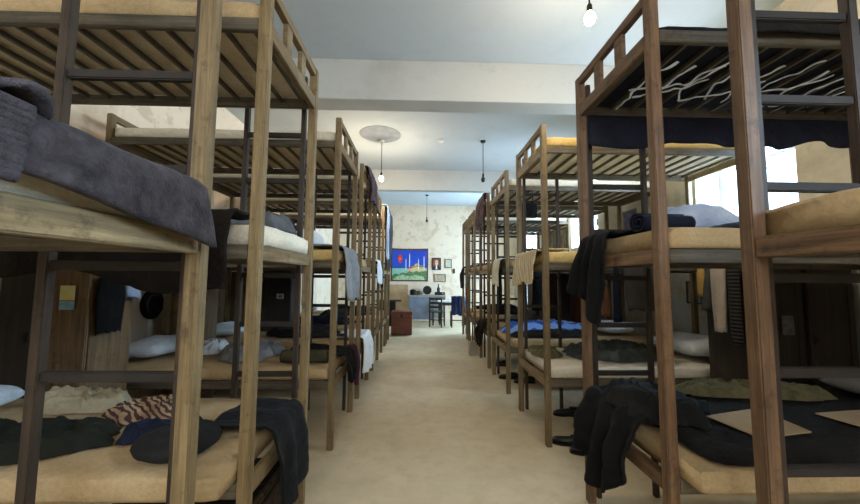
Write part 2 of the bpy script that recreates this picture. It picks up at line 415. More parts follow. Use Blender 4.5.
for a, b_ in WINDOWS:
    box(bm, XW1, XW1+TH, ys[-1], a, 0, ZC); box(bm, XW1, XW1+TH, a, b_, 0, SILL); box(bm, XW1, XW1+TH, a, b_, HEAD, ZC); ys.append(b_)
a, b_ = DOOR
box(bm, XW1, XW1+TH, ys[-1], a, 0, ZC); box(bm, XW1, XW1+TH, a, b_, HEAD, ZC); box(bm, XW1, XW1+TH, b_, Y1, 0, ZC)
struct(obj('wall_right', bm, WALLR))
for k, (ya, yb) in enumerate([(3.84, 4.12), (7.92, 8.10), (-.3, -.05)]):
    bm = bmesh.new(); box(bm, XW0, XW1, ya, yb, 3.515, ZC, .004); struct(obj('ceiling_beam', bm, BEAMM))
def window(n, ya, yb, z0, z1, nm='window', cols=2, rows=2):
    x = XW1+.30
    bm = bmesh.new(); f = .055
    box(bm, x, x+.05, ya, ya+f, z0, z1); box(bm, x, x+.05, yb-f, yb, z0, z1); box(bm, x, x+.05, ya+f, yb-f, z0, z0+f); box(bm, x, x+.05, ya+f, yb-f, z1-f, z1)
    for c in range(1, cols):
        yc = ya+(yb-ya)*c/cols; box(bm, x-.005, x+.045, yc-.022, yc+.022, z0+f, z1-f)
    for r_ in range(1, rows):
        zc = z0+(z1-z0)*r_/rows; box(bm, x+.008, x+.04, ya+f, yb-f, zc-.014, zc+.014)
    o = struct(obj(f'{nm}_{n}', bm, WFRAME))
    bm = bmesh.new(); box(bm, x+.02, x+.026, ya+f*.6, yb-f*.6, z0+f*.6, z1-f*.6); obj('pane', bm, GLASS, o)
    bm = bmesh.new(); yc = (ya+yb)/2; box(bm, x-.03, x-.005, yc-.012, yc+.012, z0+.42, z0+.56, .003); box(bm, x-.045, x-.028, yc-.05, yc+.012, z0+.48, z0+.5, .003); obj('handle', bm, IRON, o)
    return o
window(1, *WINDOWS[0], SILL, HEAD); window(2, *WINDOWS[1], SILL, HEAD); window(3, *WINDOWS[2], SILL, HEAD)
window(4, DOOR[0], DOOR[1], 2.14, HEAD)
dn = window(1, DOOR[0], DOOR[1], 0.0, 2.10, 'door', 2, 3)

# ------------------------------------------------------------------ bunks
XL, XR, HT, LEN = -.7243, 1.1057, 2.89, 2.06
TIER = [(.503, .572), (1.53, 1.595), (2.60, 2.675)]
PW = .050
ORD = ['first', 'second', 'third', 'fourth', 'fifth', 'sixth', 'seventh']
LB = [(.40, 1.19), (1.546, 2.322), (3.0, 3.866), (4.226, 5.034), (5.47, 6.2), (6.75, 7.45), (7.65, 8.2)]
RB = [(.36, 1.149), (1.548, 2.344), (3.034, 3.884), (4.388, 5.289), (5.614, 6.4), (7.08, 7.9), (8.2, 9.0)]
ROW = {-1: 'wall-side row', 1: 'window-side row'}
SHORT = {-1: 'wall-side row', 1: 'window-side row'}
def bunk(s, i):
    y0, y1 = (LB if s < 0 else RB)[i]; X = XL if s < 0 else XR
    mz, mx, my = (WZ, WX, WY) if s < 0 or i >= 2 else (VZ, VX, VY)
    root = thing('bunk_bed', f'wooden three-tier bunk bed with ladder, {ORD[i]} from the camera in the {ROW[s]}', 'bunk bed', (X, y0, 0), 0, f'bunk beds of the {ROW[s]}')
    W = y1-y0; L = LEN; rnd = random.Random(i*7+s)
    def piece(name, m, a, b_, c, d, e, f, par=root, bev=.004): return lbox(name, m, par, s*a, s*b_, c, d, e, f, bev)
    for (a, c) in ((0, 0), (0, W-PW), (L-PW, 0), (L-PW, W-PW)):
        piece('post', mz, a, a+PW, c, c+PW, 0, HT-rnd.random()*.008)
    for t, (za, zb) in enumerate(TIER):
        zr = za+(.012 if t == 2 else 0)
        piece('side_rail', GREYX, PW, L-PW, .004, .034, zr, zb); piece('side_rail', GREYX, PW, L-PW, W-.034, W-.004, zr, zb)
        piece('end_rail', my, .004, .040, PW, W-PW, za-.005, zb); piece('end_rail', my, L-.04, L-.004, PW, W-PW, za, zb)
        bm = bmesh.new(); n = 14
        for k in range(n):
            x = PW+.05+(L-2*PW-.1)*k/(n-1); box(bm, s*x-.009, s*x+.009, .034, W-.034, zb-.028, zb-.004)
        obj('slats', bm, SLAT, root)
    for a in (.006, L-.042):                                    # guard rails at both ends of the top tier
        bm = bmesh.new(); zt, zb = HT-.005, TIER[2][1]
        box(bm, *sorted((s*a, s*(a+.036))), PW, W-PW, zt-.055, zt, .003)
        nb = 2 if a < 1 else 2
        for k in range(1, nb+1):
            yc = PW+(W-2*PW)*k/(nb+1); box(bm, *sorted((s*(a+.004), s*(a+.03))), yc-.036, yc+.036, zb, zt-.055, .002)
        obj('guard_rail', bm, my, root)
    # ladder on the far long side, next to the aisle post
    lx0, lx1 = (.062, .54) if s < 0 and i == 0 else (.085, .475)
    lw = .036 if i == 0 else .030
    lm = wood('ladder_wood_upright', '#241a12', '#3a2b1d', '#4b3825', 'z')
    bm = bmesh.new()
    for x in (lx0, lx1): box(bm, *sorted((s*x, s*(x+lw))), W+.003, W+.037, 0, HT-.03, .003)
    lad = obj('ladder', bm, lm, root)
    zs = [1.11, 1.485, 1.825, 2.17, 2.52] if s < 0 and i == 0 else [.485+.325*k for k in range(8)]
    for z in zs:
        bm = bmesh.new(); box(bm, *sorted((s*(lx0+lw), s*lx1)), W+.010, W+.036, z-.017, z+.017, .004); obj('rung', bm, IRON, lad)
    return root
for i in range(7): bunk(-1, i); bunk(1, i)

def mattress(s, i, t, m, near=.0, far=.0, th=.10, x0=.06, seed=0, what='beige mattress'):
    y0, y1 = (LB if s < 0 else RB)[i]; X = XL if s < 0 else XR; z0 = TIER[t][1]+.002
    ya, yb = y0+.02-near, y1-.02+far; xa, xb = x0, LEN-.06
    nu, nv = 44, 20; bm = bmesh.new(); sd = seed+i*3+t*11+(50 if s > 0 else 0)
    # rounded, slightly lumpy slab built from closed cross sections along its length
    rings = []
    for q in range(nu+1):
        u = q/nu; x = xa+(xb-xa)*u; e = min(u, 1-u)*(xb-xa); k = min(1, e/.03); shrink = .012*(1-k)
        ring = []; hw = (yb-ya)/2-shrink; yc = (ya+yb)/2; segs = []
        for j in range(nv+1):
            v = j/nv*2-1; zz = z0+th-.014*(abs(v)**6)*1-.012*(1-k)
            wr = .006*fbm((x*1.0, v*.5, sd), 5)+.004*abs(nz(x*9, v*5, sd))*-1
            segs.append((yc+v*hw, zz+wr))
        for j in range(1, 6):
            f = j/6; b_ = .008*math.sin(f*PI)+.006*nz(x*11, f*3, sd); segs.append((yc+hw+b_, z0+th*(1-f)))
        for j in range(nv+1):
            v = 1-j/nv*2; segs.append((yc+v*(hw-.004), z0+.002))
        for j in range(1, 6):
            f = j/6; b_ = .008*math.sin(f*PI)+.006*nz(x*11, f*3, sd+4); segs.append((yc-hw-b_, z0+th*f))
        rings.append([bm.verts.new((X+s*x, y, z)) for y, z in segs])
    loft(bm, rings)
    o = obj('mattress', bm, m, None, True)
    me = o.data; me.materials.append(MATTD if m is MATTD else UNDER_LIT if s > 0 and i > 1 else UNDER)
    for p in me.polygons:
        if p.normal.z < -.8: p.material_index = 1
    tier = ('bottom', 'middle', 'top')[t]
    return tag(o, f'{what}, {tier} tier, {ORD[i]} bunk from the camera in the {SHORT[s]}', 'mattress', f'mattresses of the {ROW[s]}')
LM = {(1, 2): (MATT, 'beige mattress'), (0, 1): (MATTG, 'grey mattress'), (1, 0): (MATT, 'thick beige mattress'), (1, 1): (MATTW, 'cream mattress'), (2, 1): (MATTY, 'golden mattress'), (2, 0): (MATT, 'beige mattress')}
for i in range(7):
    for t in range(3):
        if i == 0 and t != 1: continue
        m, wh = LM.get((i, t), ((MATTW, 'cream mattress') if t == 2 else (MATT, 'beige mattress')))
        mattress(-1, i, t, m, near=.15 if (i, t) == (1, 0) else -.050 if t == 1 and i < 3 else 0, far=-.050 if t == 1 and i < 3 else 0, x0=.012 if t == 1 and i < 3 else .06, what=wh, th=.11 if t < 2 else .10)
RM = {(1, 2): (MATTD, 'thin dark mattress pad'), (2, 0): (MATTW, 'white sheeted mattress'), (2, 2): (MATTY, 'yellow mattress'), (2, 1): (MATTY, 'yellow mattress')}
for i in range(7):
    for t in range(3):
        if i == 0 and t != 1: continue
        m, wh = RM.get((i, t), ((MATTW, 'cream mattress') if t == 2 and i > 2 else (MATT, 'beige mattress')))
        mattress(1, i, t, m, near=.14 if (i, t) == (1, 0) else .03 if (i, t) == (1, 1) else 0, what=wh, th=.11 if t < 2 else .025 if i == 1 else .10)
MT = [TIER[0][1]+.112, TIER[1][1]+.112, TIER[2][1]+.102]         # mattress tops

# ------------------------------------------------------------------ lamps
for k, (x, y, on) in enumerate(LAMPS):
    zb = (3.455, 3.27, 3.27, 3.2, 3.3)[k]
    lab = {0: 'lit bulb glowing on a cord above the aisle, closest to the window-side bunks', 1: 'lit bulb hanging on a cord under the round grey ceiling patch',
           2: 'unlit bulb hanging on a cord over the window-side bunks', 3: 'small unlit bulb on a cord in front of the far wall', 4: 'lit bulb on a cord behind the camera'}[k]
    t = thing('hanging_bulb', lab, 'lamp', (x, y, 0), 0, 'bare bulbs hanging from the ceiling')
    bm = bmesh.new(); tube(bm, [(0, 0, ZC-.01), (0, 0, zb+.11)], .006, 6); obj('cord', bm, BLACKM, t)
    bm = bmesh.new(); lathe(bm, [(.0, ZC-.03), (.045, ZC-.03), (.05, ZC)], 14); obj('ceiling_cap', bm, WHITEP if on else BLACKM, t)
    bm = bmesh.new(); lathe(bm, [(.018, zb+.05), (.02, zb+.06), (.02, zb+.1), (.008, zb+.12)], 12); obj('socket', bm, BLACKM, t)
    bm = bmesh.new(); lathe(bm, [(.0, zb-.055), (.02, zb-.05), (.036, zb-.03), (.042, zb-.005), (.036, zb+.02), (.02, zb+.045), (.016, zb+.055)], 16)
    obj('bulb_glass', bm, plain('glowing_bulb', '#fff1cf', .3, 0, ('#ffdf9f', 30)) if on else plain('dark_bulb', '#2a2622', .2), t, True)
    if on:
        l = bpy.data.lights.new('bulb_light', 'POINT'); l.energy = P_BULB[k]; l.color = BULB; l.shadow_soft_size = .05
        o = bpy.data.objects.new('bulb_light', l); C.objects.link(o); o.location = (0, 0, zb-.12); o.parent = t
bm = bmesh.new(); lathe(bm, [(0, ZC-.035), (.05, ZC-.033), (.06, ZC-.015), (.065, ZC)], 18, (.36, 6.14, 0))
tag(obj('smoke_detector', bm, WHITEP, None, True), 'small white smoke detector on the ceiling between two bulb cords', 'smoke detector')
bm = bmesh.new(); lathe(bm, [(.36, ZC-.006), (.37, ZC)], 40, (-.735, 5.95, 0))  # flat grey disc laid on the ceiling around the cord
tag(obj('ceiling_stain', bm, plain('ceiling_patch_grey', '#7d8289', .9, 0, var=('#91969c', 6))), 'round grey patch on the ceiling around the lit bulb cord', 'ceiling patch')


# ------------------------------------------------------------------ wall cabinets between the bunks
def cabinet(x0, x1, y0, y1, h, label, m, handle='right', paper=None, group='wardrobes and lockers by the walls', face='y-', name='wardrobe', tagc=None):
    """upright cupboard whose door faces the camera end of the room (y-)"""
    t = thing(name, label, 'wardrobe', ((x0+x1)/2, (y0+y1)/2, 0), 0, group)
    w_, d = (x1-x0)/2, (y1-y0)/2
    bm = bmesh.new()
    box(bm, -w_, -w_+.02, -d+.02, d, 0, h, .002); box(bm, w_-.02, w_, -d+.02, d, 0, h, .002); box(bm, -w_+.02, w_-.02, d-.015, d, .06, h)
    box(bm, -w_+.02, w_-.02, -d+.02, d-.015, .06, .085); box(bm, -w_+.02, w_-.02, -d+.02, d-.015, h/2-.01, h/2+.01); box(bm, -w_-.01, w_+.01, -d, d, h, h+.022, .003)
    obj('carcass', bm, m, t)
    bm = bmesh.new(); box(bm, -w_+.004, w_-.004, -d, -d+.018, .07, h-.006, .003)
    f = .05
    box(bm, -w_+.004, -w_+f, -d-.008, -d, .07, h-.006, .002); box(bm, w_-f, w_-.004, -d-.008, -d, .07, h-.006, .002)
    box(bm, -w_+f, w_-f, -d-.008, -d, h-.07, h-.006, .002); box(bm, -w_+f, w_-f, -d-.008, -d, .07, .15, .002)
    dr = obj('door', bm, m, t)
    hx = (w_-.035) if handle == 'right' else (-w_+.035)
    bm = bmesh.new(); box(bm, hx-.012, hx+.012, -d-.014, -d-.008, h*.62, h*.62+.07, .002); tube(bm, [(hx, -d-.012, h*.62+.05), (hx, -d-.03, h*.62+.045), (hx, -d-.03, h*.62+.02), (hx, -d-.012, h*.62+.015)], .004, 6)
    obj('handle', bm, BLACKM, dr)
    if paper:
        for (px, pz, pw, ph, col) in paper:
            bm = bmesh.new(); box(bm, px-pw/2, px+pw/2, -d-.0105, -d-.0085, pz-ph/2, pz+ph/2); obj('sticker', bm, col, dr)
    return t
YEL = plain('yellow_sticker', '#d8c86a', .7, 0, var=('#cfd3b0', 20)); BLU = plain('blue_sticker', '#5f8fae', .7, 0, var=('#8fb3c4', 25))
cabinet(-2.62, -2.28, 2.44, 2.80, 1.56, 'worn wooden wardrobe with a yellow and blue sticker, clothes hung on its side', MIDWOOD, 'left', [(.03, 1.33, .10, .10, YEL), (.03, 1.245, .10, .06, BLU)])
cabinet(-2.96, -2.64, 2.44, 2.88, 1.60, 'dark wardrobe in the corner between the wall and the stickered wardrobe', DARKWOOD)
wd = cabinet(2.50, 2.86, 2.50, 2.94, 1.58, 'brown wardrobe with a shirt and towel hung on its side, by the large white pillow', DARKWOOD, 'left', [(.05, 1.12, .09, .14, plain('dim_paper', '#6d6a66', .8, 0, var=('#45434a', 25)))])
bm = bmesh.new(); box(bm, -.1825, -.1805, .08, .17, 1.29, 1.40); obj('paper_note', bm, PAPER, wd)
cabinet(2.89, 3.26, 2.50, 2.94, 1.58, 'dark wardrobe standing against the window wall', DARKWOOD, 'left')
cabinet(-2.28, -1.88, 5.06, 5.44, 1.62, 'dark wardrobe with a white tag, behind the fourth wall-side bunk', DARKWOOD, 'left', [(.05, 1.17, .10, .07, PAPER), (.05, 1.17, .06, .04, DARKWOOD)])
cabinet(-2.75, -2.35, 5.06, 5.44, 1.5, 'worn brown wardrobe against the wall behind the fourth wall-side bunk', MIDWOOD)
cabinet(-2.85, -2.42, 3.92, 4.2, 1.62, 'brown wardrobe by the wall between the third and fourth bunks', MIDWOOD)
cabinet(1.95, 2.35, 5.32, 5.59, 1.58, 'dark wardrobe behind the fourth window-side bunk, nearer the aisle', DARKWOOD)
cabinet(2.42, 2.86, 5.32, 5.59, 1.66, 'red-brown wardrobe behind the fourth window-side bunk', CHEST)
cabinet(2.2, 2.7, 6.5, 7.0, 1.7, 'dark wardrobe between the fifth and sixth window-side bunks', DARKWOOD)

# ------------------------------------------------------------------ back of the room
YB = Y1
def seg_prism(bm, pts, y, th=.004):
    a = [bm.verts.new((p[0], y, p[1])) for p in pts]; b = [bm.verts.new((p[0], y-th, p[1])) for p in pts]
    bm.faces.new(a); bm.faces.new(b[::-1]); n = len(pts)
    for i in range(n): bm.faces.new((a[i], b[i], b[(i+1) % n], a[(i+1) % n]))
# printed wall hanging: night-blue sky, domes and slim towers, red lantern-like balloon, greenery
tx0, tx1, tz0, tz1 = -1.02, .27, 1.33, 2.48; ty = YB-.012
tp = thing('wall_hanging', 'blue and green printed wall hanging of a towered skyline on the far wall', 'wall hanging', (0, 0, 0))
bm = bmesh.new(); n = 16
fr = [[(tx0+(tx1-tx0)*i/n, ty+.008*math.sin(i*1.7+j)+.004, tz0+(tz1-tz0)*j/8-.012*math.sin(i*PI/n)*(j == 8)) for j in range(9)] for i in range(n+1)]
bmx = sheet_mesh(lambda u, v: (tx0+(tx1-tx0)*u, ty-.006*math.sin(u*11+v), tz0+(tz1-tz0)*v-.015*math.sin(u*PI)*v), 20, 8, .006); bm.free()
obj('border_cloth', bmx, plain('hanging_border', '#4a2c34', .9, 0, var=('#6a4048', 14)), tp)
def hang(name, m, polys, k):
    bm = bmesh.new()
    for p in polys: seg_prism(bm, [(tx0+.04+(tx1-tx0-.09)*x, tz0+.05+(tz1-tz0-.13)*z) for x, z in p], ty-.012-.002*k, .002)
    return obj(name, bm, m, tp)
hang('sky', plain('hanging_sky', '#1c3fa8', .8, 0, var=('#2550c4', 3)), [[(0, .40), (1, .40), (1, 1), (0, 1)]], 0)
hang('water', plain('hanging_water', '#7fb3a4', .8, 0, var=('#9dc6b0', 9)), [[(0, 0), (1, 0), (1, .42), (0, .42)]], 0)
hang('trees', plain('hanging_trees', '#6d9056', .8, 0, var=('#2c4a26', 22)), [[(.0, 0), (1, 0), (1, .30), (.9, .33), (.8, .26), (.7, .31), (.6, .25), (.5, .30), (.4, .22), (.3, .26), (.2, .18), (.1, .22), (0, .14)]], 1)
hang('lawn', plain('hanging_lawn', '#c3d3a6', .8, 0, var=('#5f8048', 26)), [[(.02, 0), (.95, 0), (.9, .12), (.7, .16), (.5, .13), (.3, .17), (.1, .1)]], 2)
dome = lambda cx, r, zb: [(cx+r*math.cos(a), zb+r*1.1*math.sin(a)) for a in [PI-PI*i/10 for i in range(11)]]
hang('buildings', plain('hanging_buildings', '#c6a35f', .8, 0, var=('#dcc48a', 12)), [[(.52, .30), (.95, .30), (.95, .42), (.88, .46), (.78, .50), (.66, .47), (.55, .42)], dome(.72, .09, .46), dome(.60, .05, .42), dome(.84, .05, .44)], 3)
hang('towers', plain('hanging_towers', '#dfe4ea', .8), [[(c-.012, .34), (c+.012, .34), (c+.010, h-.08), (c, h), (c-.010, h-.08)] for c, h in ((.40, .74), (.50, .92), (.76, .74), (.92, .84))], 4)
hang('balloon', plain('hanging_balloon', '#d8402c', .8), [[(.23, .88), (.29, .80), (.30, .70), (.26, .60), (.23, .54), (.20, .60), (.16, .70), (.17, .80)]], 4)
hang('balloon_dots', plain('hanging_balloon_light', '#f08a74', .8), [dome(.23, .035, .70), [(.46, .30), (.54, .30), (.54, .40), (.46, .40)]], 5)
def picture(x, z, w_, h_, label, rim, face, extra=None, name='picture_frame', normal='y-', at=None):
    t = thing(name, label, 'picture', (0, 0, 0))
    y = YB if normal == 'y-' else at
    def bx(bm, a, b_, d0, d1, c, d):
        if normal == 'y-': box(bm, a, b_, y-d1, y-d0, c, d)
        elif normal == 'x-': box(bm, y-d1, y-d0, a, b_, c, d)
        else: box(bm, y+d0, y+d1, a, b_, c, d)
    bm = bmesh.new(); f = min(w_, h_)*.09
    bx(bm, x-w_/2, x-w_/2+f, .0, .02, z-h_/2, z+h_/2); bx(bm, x+w_/2-f, x+w_/2, .0, .02, z-h_/2, z+h_/2)
    bx(bm, x-w_/2+f, x+w_/2-f, 0, .02, z-h_/2, z-h_/2+f); bx(bm, x-w_/2+f, x+w_/2-f, 0, .02, z+h_/2-f, z+h_/2)
    obj('frame', bm, rim, t)
    bm = bmesh.new(); bx(bm, x-w_/2+f, x+w_/2-f, .0, .012, z-h_/2+f, z+h_/2-f); obj('print', bm, face, t)
    for k, (nm, m, poly) in enumerate(extra or []):
        bm = bmesh.new(); P_ = [(x+(a-.5)*(w_-2*f), z+(b_-.5)*(h_-2*f)) for a, b_ in poly]
        yy = (y-.0125-.001*k) if normal == 'y-' else 0
        if normal == 'y-': seg_prism(bm, P_, yy, .001); obj(nm, bm, m, t)
        else:
            bm.free()
    return t
ell = lambda cx, cz, rx, rz, n=20: [(cx+rx*math.cos(2*PI*i/n), cz+rz*math.sin(2*PI*i/n)) for i in range(n)]
picture(.56, 1.94, .31, .42, 'framed portrait photograph of a person in a suit on the far wall', BLACKM, plain('portrait_ground', '#6d3327', .7, 0, var=('#8a4a38', 9)),
        [('suit', plain('portrait_suit', '#2a2930', .8), [(0, 0), (1, 0), (1, .2), (.72, .34), (.28, .34), (0, .2)]), ('shirt', plain('portrait_shirt', '#d8dada', .8), [(.38, 0), (.62, 0), (.58, .36), (.42, .36)]),
         ('hair', plain('portrait_hair', '#8d7a5c', .8), ell(.5, .68, .25, .25)), ('face', plain('portrait_skin', '#d3ac8c', .8), ell(.5, .60, .21, .26)), ('eyes', plain('portrait_eyes', '#33231d', .8), [(.36, .64), (.64, .64), (.64, .67), (.36, .67)])])
picture(.97, 1.96, .24, .31, 'small pale framed paper on the far wall beside the portrait', DARKWOOD, plain('faded_print', '#a9a48c', .8, 0, var=('#c2bda4', 14)))
picture(.68, 1.455, .41, .27, 'faded wide landscape print on the far wall under the portrait', MIDWOOD, plain('faded_landscape', '#b9a888', .8, 0, var=('#8f8468', 12)))
bm = bmesh.new(); box(bm, 1.14, 1.20, YB-.05, YB, 1.62, 1.78, .006); o = obj('wall_switch_box', bm, BLACKM); tag(o, 'small black switch box on the far wall', 'switch')

# counter with a grey-blue front panel
t = thing('counter', 'long kitchen counter with a grey-blue front panel against the far wall', 'counter', (0, 11.55, 0))
bm = bmesh.new(); box(bm, -.40, .85, -.26, .33, .84, .885, .006); obj('countertop', bm, plain('counter_grey', '#8a8478', .7, 0, var=('#a39c8c', 8)), t)
bm = bmesh.new(); box(bm, -.36, .46, -.25, -.23, .10, .835, .004); obj('front_panel', bm, plain('panel_grey_blue', '#67707f', .75, 0, var=('#7b8492', 5)), t)
for x in (-.34, .44, .80): 
    bm = bmesh.new(); box(bm, x-.03, x+.03, -.225, -.165, 0, .84, .003); obj('leg', bm, MIDWOOD, t)
bm = bmesh.new(); box(bm, .50, .84, .25, .29, .1, .84); obj('back_panel', bm, plain('panel_dull', '#7d8078', .8), t)
def pot(x, y, z, r, h, label, m, name='cooking_pot', lid=True, ears=True):
    t = thing(name, label, 'pot', (x, y, z))
    bm = bmesh.new(); lathe(bm, [(r*.9, 0), (r, .01), (r, h), (r*1.04, h+.005), (r*.97, h+.004), (r*.95, .015), (0, .012)], 18); obj('body', bm, m, t, True)
    if ears:
        for s in (-1, 1):
            bm = bmesh.new(); tube(bm, [(s*r, -.03, h*.75), (s*(r+.035), -.025, h*.78), (s*(r+.035), .025, h*.78), (s*r, .03, h*.75)], .006, 6); obj('handle', bm, BLACKM, t)
    if lid:
        bm = bmesh.new(); lathe(bm, [(r*1.03, h+.006), (r*.7, h+.025), (.015, h+.03), (.02, h+.05), (0, h+.055)], 18); obj('lid', bm, m, t, True)
pot(-.24, 11.50, .885, .10, .15, 'dark kettle-like pot at the end of the kitchen counter', BLACKM)
pot(-.02, 11.60, .885, .10, .12, 'dull metal pot in the middle of the kitchen counter', STEEL)
t = thing('round_tray', 'round dark-rimmed metal tray leaning upright on the kitchen counter', 'tray', (.24, 11.72, .885+.15), 0)
t.rotation_euler = (PI/2-.25, 0, 0)
bm = bmesh.new(); lathe(bm, [(0, 0), (.10, 0), (.105, .012)], 24); obj('plate', bm, plain('tray_face', '#b9b5ab', .3, .7, var=('#8a857b', 9)), t)
bm = bmesh.new(); lathe(bm, [(.105, -.005), (.15, -.005), (.15, .02), (.105, .015)], 24); obj('rim', bm, BLACKM, t)
# table with a white top
t = thing('table', 'small wooden table with a white cloth top by the far wall', 'table', (1.02, 10.98, 0))
bm = bmesh.new(); box(bm, -.45, .45, -.28, .28, .70, .735, .006); obj('tabletop', bm, WHITE, t)
for x in (-.40, .40):
    for y in (-.24, .24):
        bm = bmesh.new(); box(bm, x-.025, x+.025, y-.025, y+.025, 0, .70, .003); obj('leg', bm, DARKWOOD, t)
bm = bmesh.new(); box(bm, -.37, .37, -.26, -.24, .60, .69); obj('apron', bm, DARKWOOD, t)
t = thing('bottle', 'dark bottle standing on a black box at the end of the counter', 'bottle', (.62, 11.6, .985))
bm = bmesh.new(); lathe(bm, [(0, 0), (.05, .0), (.055, .02), (.055, .12), (.02, .18), (.02, .24)], 14); obj('body', bm, plain('dark_bottle_glass', '#2c2a22', .15), t, True)
bm = bmesh.new(); lathe(bm, [(0, .24), (.023, .24), (.023, .27), (0, .272)], 12); obj('cap', bm, TAN, t)
t = thing('black_radio', 'black box-shaped radio on the counter beside the table', 'radio', (.66, 11.55, .886))
bm = bmesh.new(); box(bm, -.17, .17, -.08, .08, 0, .098, .006); obj('body', bm, BLACKM, t)
bm = bmesh.new(); lathe(bm, [(0, 0), (.03, 0), (.03, .012), (0, .014)], 12); o = obj('dial', bm, STEEL, t); o.location = (.1, -.081, .05); o.rotation_euler = (PI/2, 0, 0)
def chair(x, y, rz, label, m, back=True):
    t = thing('chair', label, 'chair', (x, y, 0), rz, 'chairs at the far table')
    bm = bmesh.new(); box(bm, -.2, .2, -.2, .2, .43, .455, .006); obj('seat', bm, m, t)
    for sx in (-1, 1):
        bm = bmesh.new(); box(bm, sx*.18-.018, sx*.18+.018, -.20, -.164, 0, .43, .003); obj('leg', bm, m, t)
        bm = bmesh.new(); box(bm, sx*.18-.018, sx*.18+.018, .164, .20, 0, .88 if back else .43, .003); obj('leg', bm, m, t)
        bm = bmesh.new(); box(bm, sx*.18-.010, sx*.18+.010, -.16, .16, .2, .225); obj('stretcher', bm, m, t)
    bm = bmesh.new(); box(bm, -.162, .162, .175, .19, .2, .225); obj('stretcher', bm, m, t)
    if back:
        bm = bmesh.new()
        for z in (.56, .68, .80): box(bm, -.162, .162, .172, .192, z, z+.06, .003)
        obj('backrest', bm, m, t)
    return t
chair(.52, 10.40, PI*.9, 'dark wooden chair in front of the counter, facing the table', DARKWOOD)
chair(1.12, 10.35, PI, 'dark chair with a blue jacket over its backrest', DARKWOOD)
drape('denim_jacket', DENIM, (.92, 10.135, .885), (1.32, 10.135, .885), (0, 1, 0), .10, .50, 'dark blue jacket hung over the backrest of a chair', 'jacket', seed=3, folds=3, amp=.02, r=.025, nu=24, nv=24)
drape('blue_bag', LBLUE, (1.36, 10.69, .742), (1.46, 10.69, .742), (0, 1, 0), .12, .33, 'pale blue cloth hanging over the table edge', 'cloth', seed=8, folds=2, amp=.012, nu=14, nv=20)
# chest and stove by the wall-side row
t = thing('chest', 'red-brown wooden chest at the end of the wall-side bunks', 'chest', (-.46, 8.93, 0))
bm = bmesh.new(); box(bm, -.26, .26, -.22, .22, .02, .50, .006); obj('body', bm, CHEST, t)
bm = bmesh.new(); box(bm, -.27, .27, -.23, .23, .502, .60, .01); obj('lid', bm, CHEST, t)
bm = bmesh.new(); box(bm, -.03, .03, -.245, -.23, .46, .54, .003); obj('latch', bm, IRON, t)
t = thing('iron_stove', 'small black iron stove with a pipe behind the red-brown chest', 'stove', (-.92, 9.7, 0))
bm = bmesh.new(); box(bm, -.24, .24, -.2, .2, .12, .80, .012); obj('body', bm, BLACKM, t)
bm = bmesh.new(); box(bm, -.30, .40, -.24, .24, .80, .84, .008); obj('top_plate', bm, plain('stove_plate', '#3b3833', .4, .5), t)
for x in (-.2, .2):
    for y in (-.16, .16):
        bm = bmesh.new(); box(bm, x-.02, x+.02, y-.02, y+.02, 0, .12); obj('leg', bm, BLACKM, t)
bm = bmesh.new(); lathe(bm, [(.06, .84), (.06, 1.35), (.075, 1.36), (.075, 1.4), (0, 1.41)], 14); obj('pipe', bm, BLACKM, t, True)
card('plywood_board', plain('bare_plywood', '#a98a62', .8, 0, var=('#c0a27a', 5)), (-.82, YB-.02, .62), .80, 1.2, 'y-', 'tan plywood board leaning on the far wall beside the counter', 'board', .02)

# ------------------------------------------------------------------ pictures on the side walls
def wallcard(y, z, w_, h_, side, label, rim, face, name='poster'):
    t = picture(y, z, w_, h_, label, rim, face, None, name, 'x-' if side > 0 else 'x+', XW1 if side > 0 else XW0)
    return t
wallcard(4.03, 1.30, .24, .27, 1, 'small grey printed sheet on the window-side wall above the white pillow', GREYD, plain('grey_print', '#8f9088', .85, 0, var=('#5f605a', 22)))
wallcard(5.25, 2.36, .34, .36, 1, 'mauve framed poster on the window-side wall between two windows', GREY, plain('mauve_print', '#7a6f86', .85, 0, var=('#4f4a63', 12)))
wallcard(7.75, 2.35, .40, .55, 1, 'tall pale poster with dark figures beside the third window', MIDWOOD, plain('pale_print', '#c9bfa4', .85, 0, var=('#5a4c40', 6)))
wallcard(8.4, 2.35, .45, .60, 1, 'tall poster on the window wall farther along from the pale one', MIDWOOD, plain('brown_print', '#b5a88c', .85, 0, var=('#3f3530', 5)))
wallcard(7.55, 1.32, .22, .24, 1, 'upper small white framed sheet on the window wall', WHITEP, plain('white_print', '#d3d4c4', .85, 0, var=('#6f7a62', 18)))
wallcard(7.50, 1.02, .20, .16, 1, 'lower small framed sheet on the window wall', WHITEP, plain('white_print', '#d3d4c4'))
wallcard(5.95, 2.60, .24, .34, -1, 'small red and white poster high on the wall behind the bunks', PAPER, plain('red_print', '#c9473b', .85, 0, var=('#e0d6c6', 9)))
t = picture(-2.05, 2.92, .14, .2, 'small colour picture standing on the top bunk mattress', PAPER, plain('warm_print', '#a35a3a', .8, 0, var=('#d8c09a', 16)), None, 'leaning_picture', 'y-'); 
for c in t.children: c.location = (0, 3.80-YB, 0)

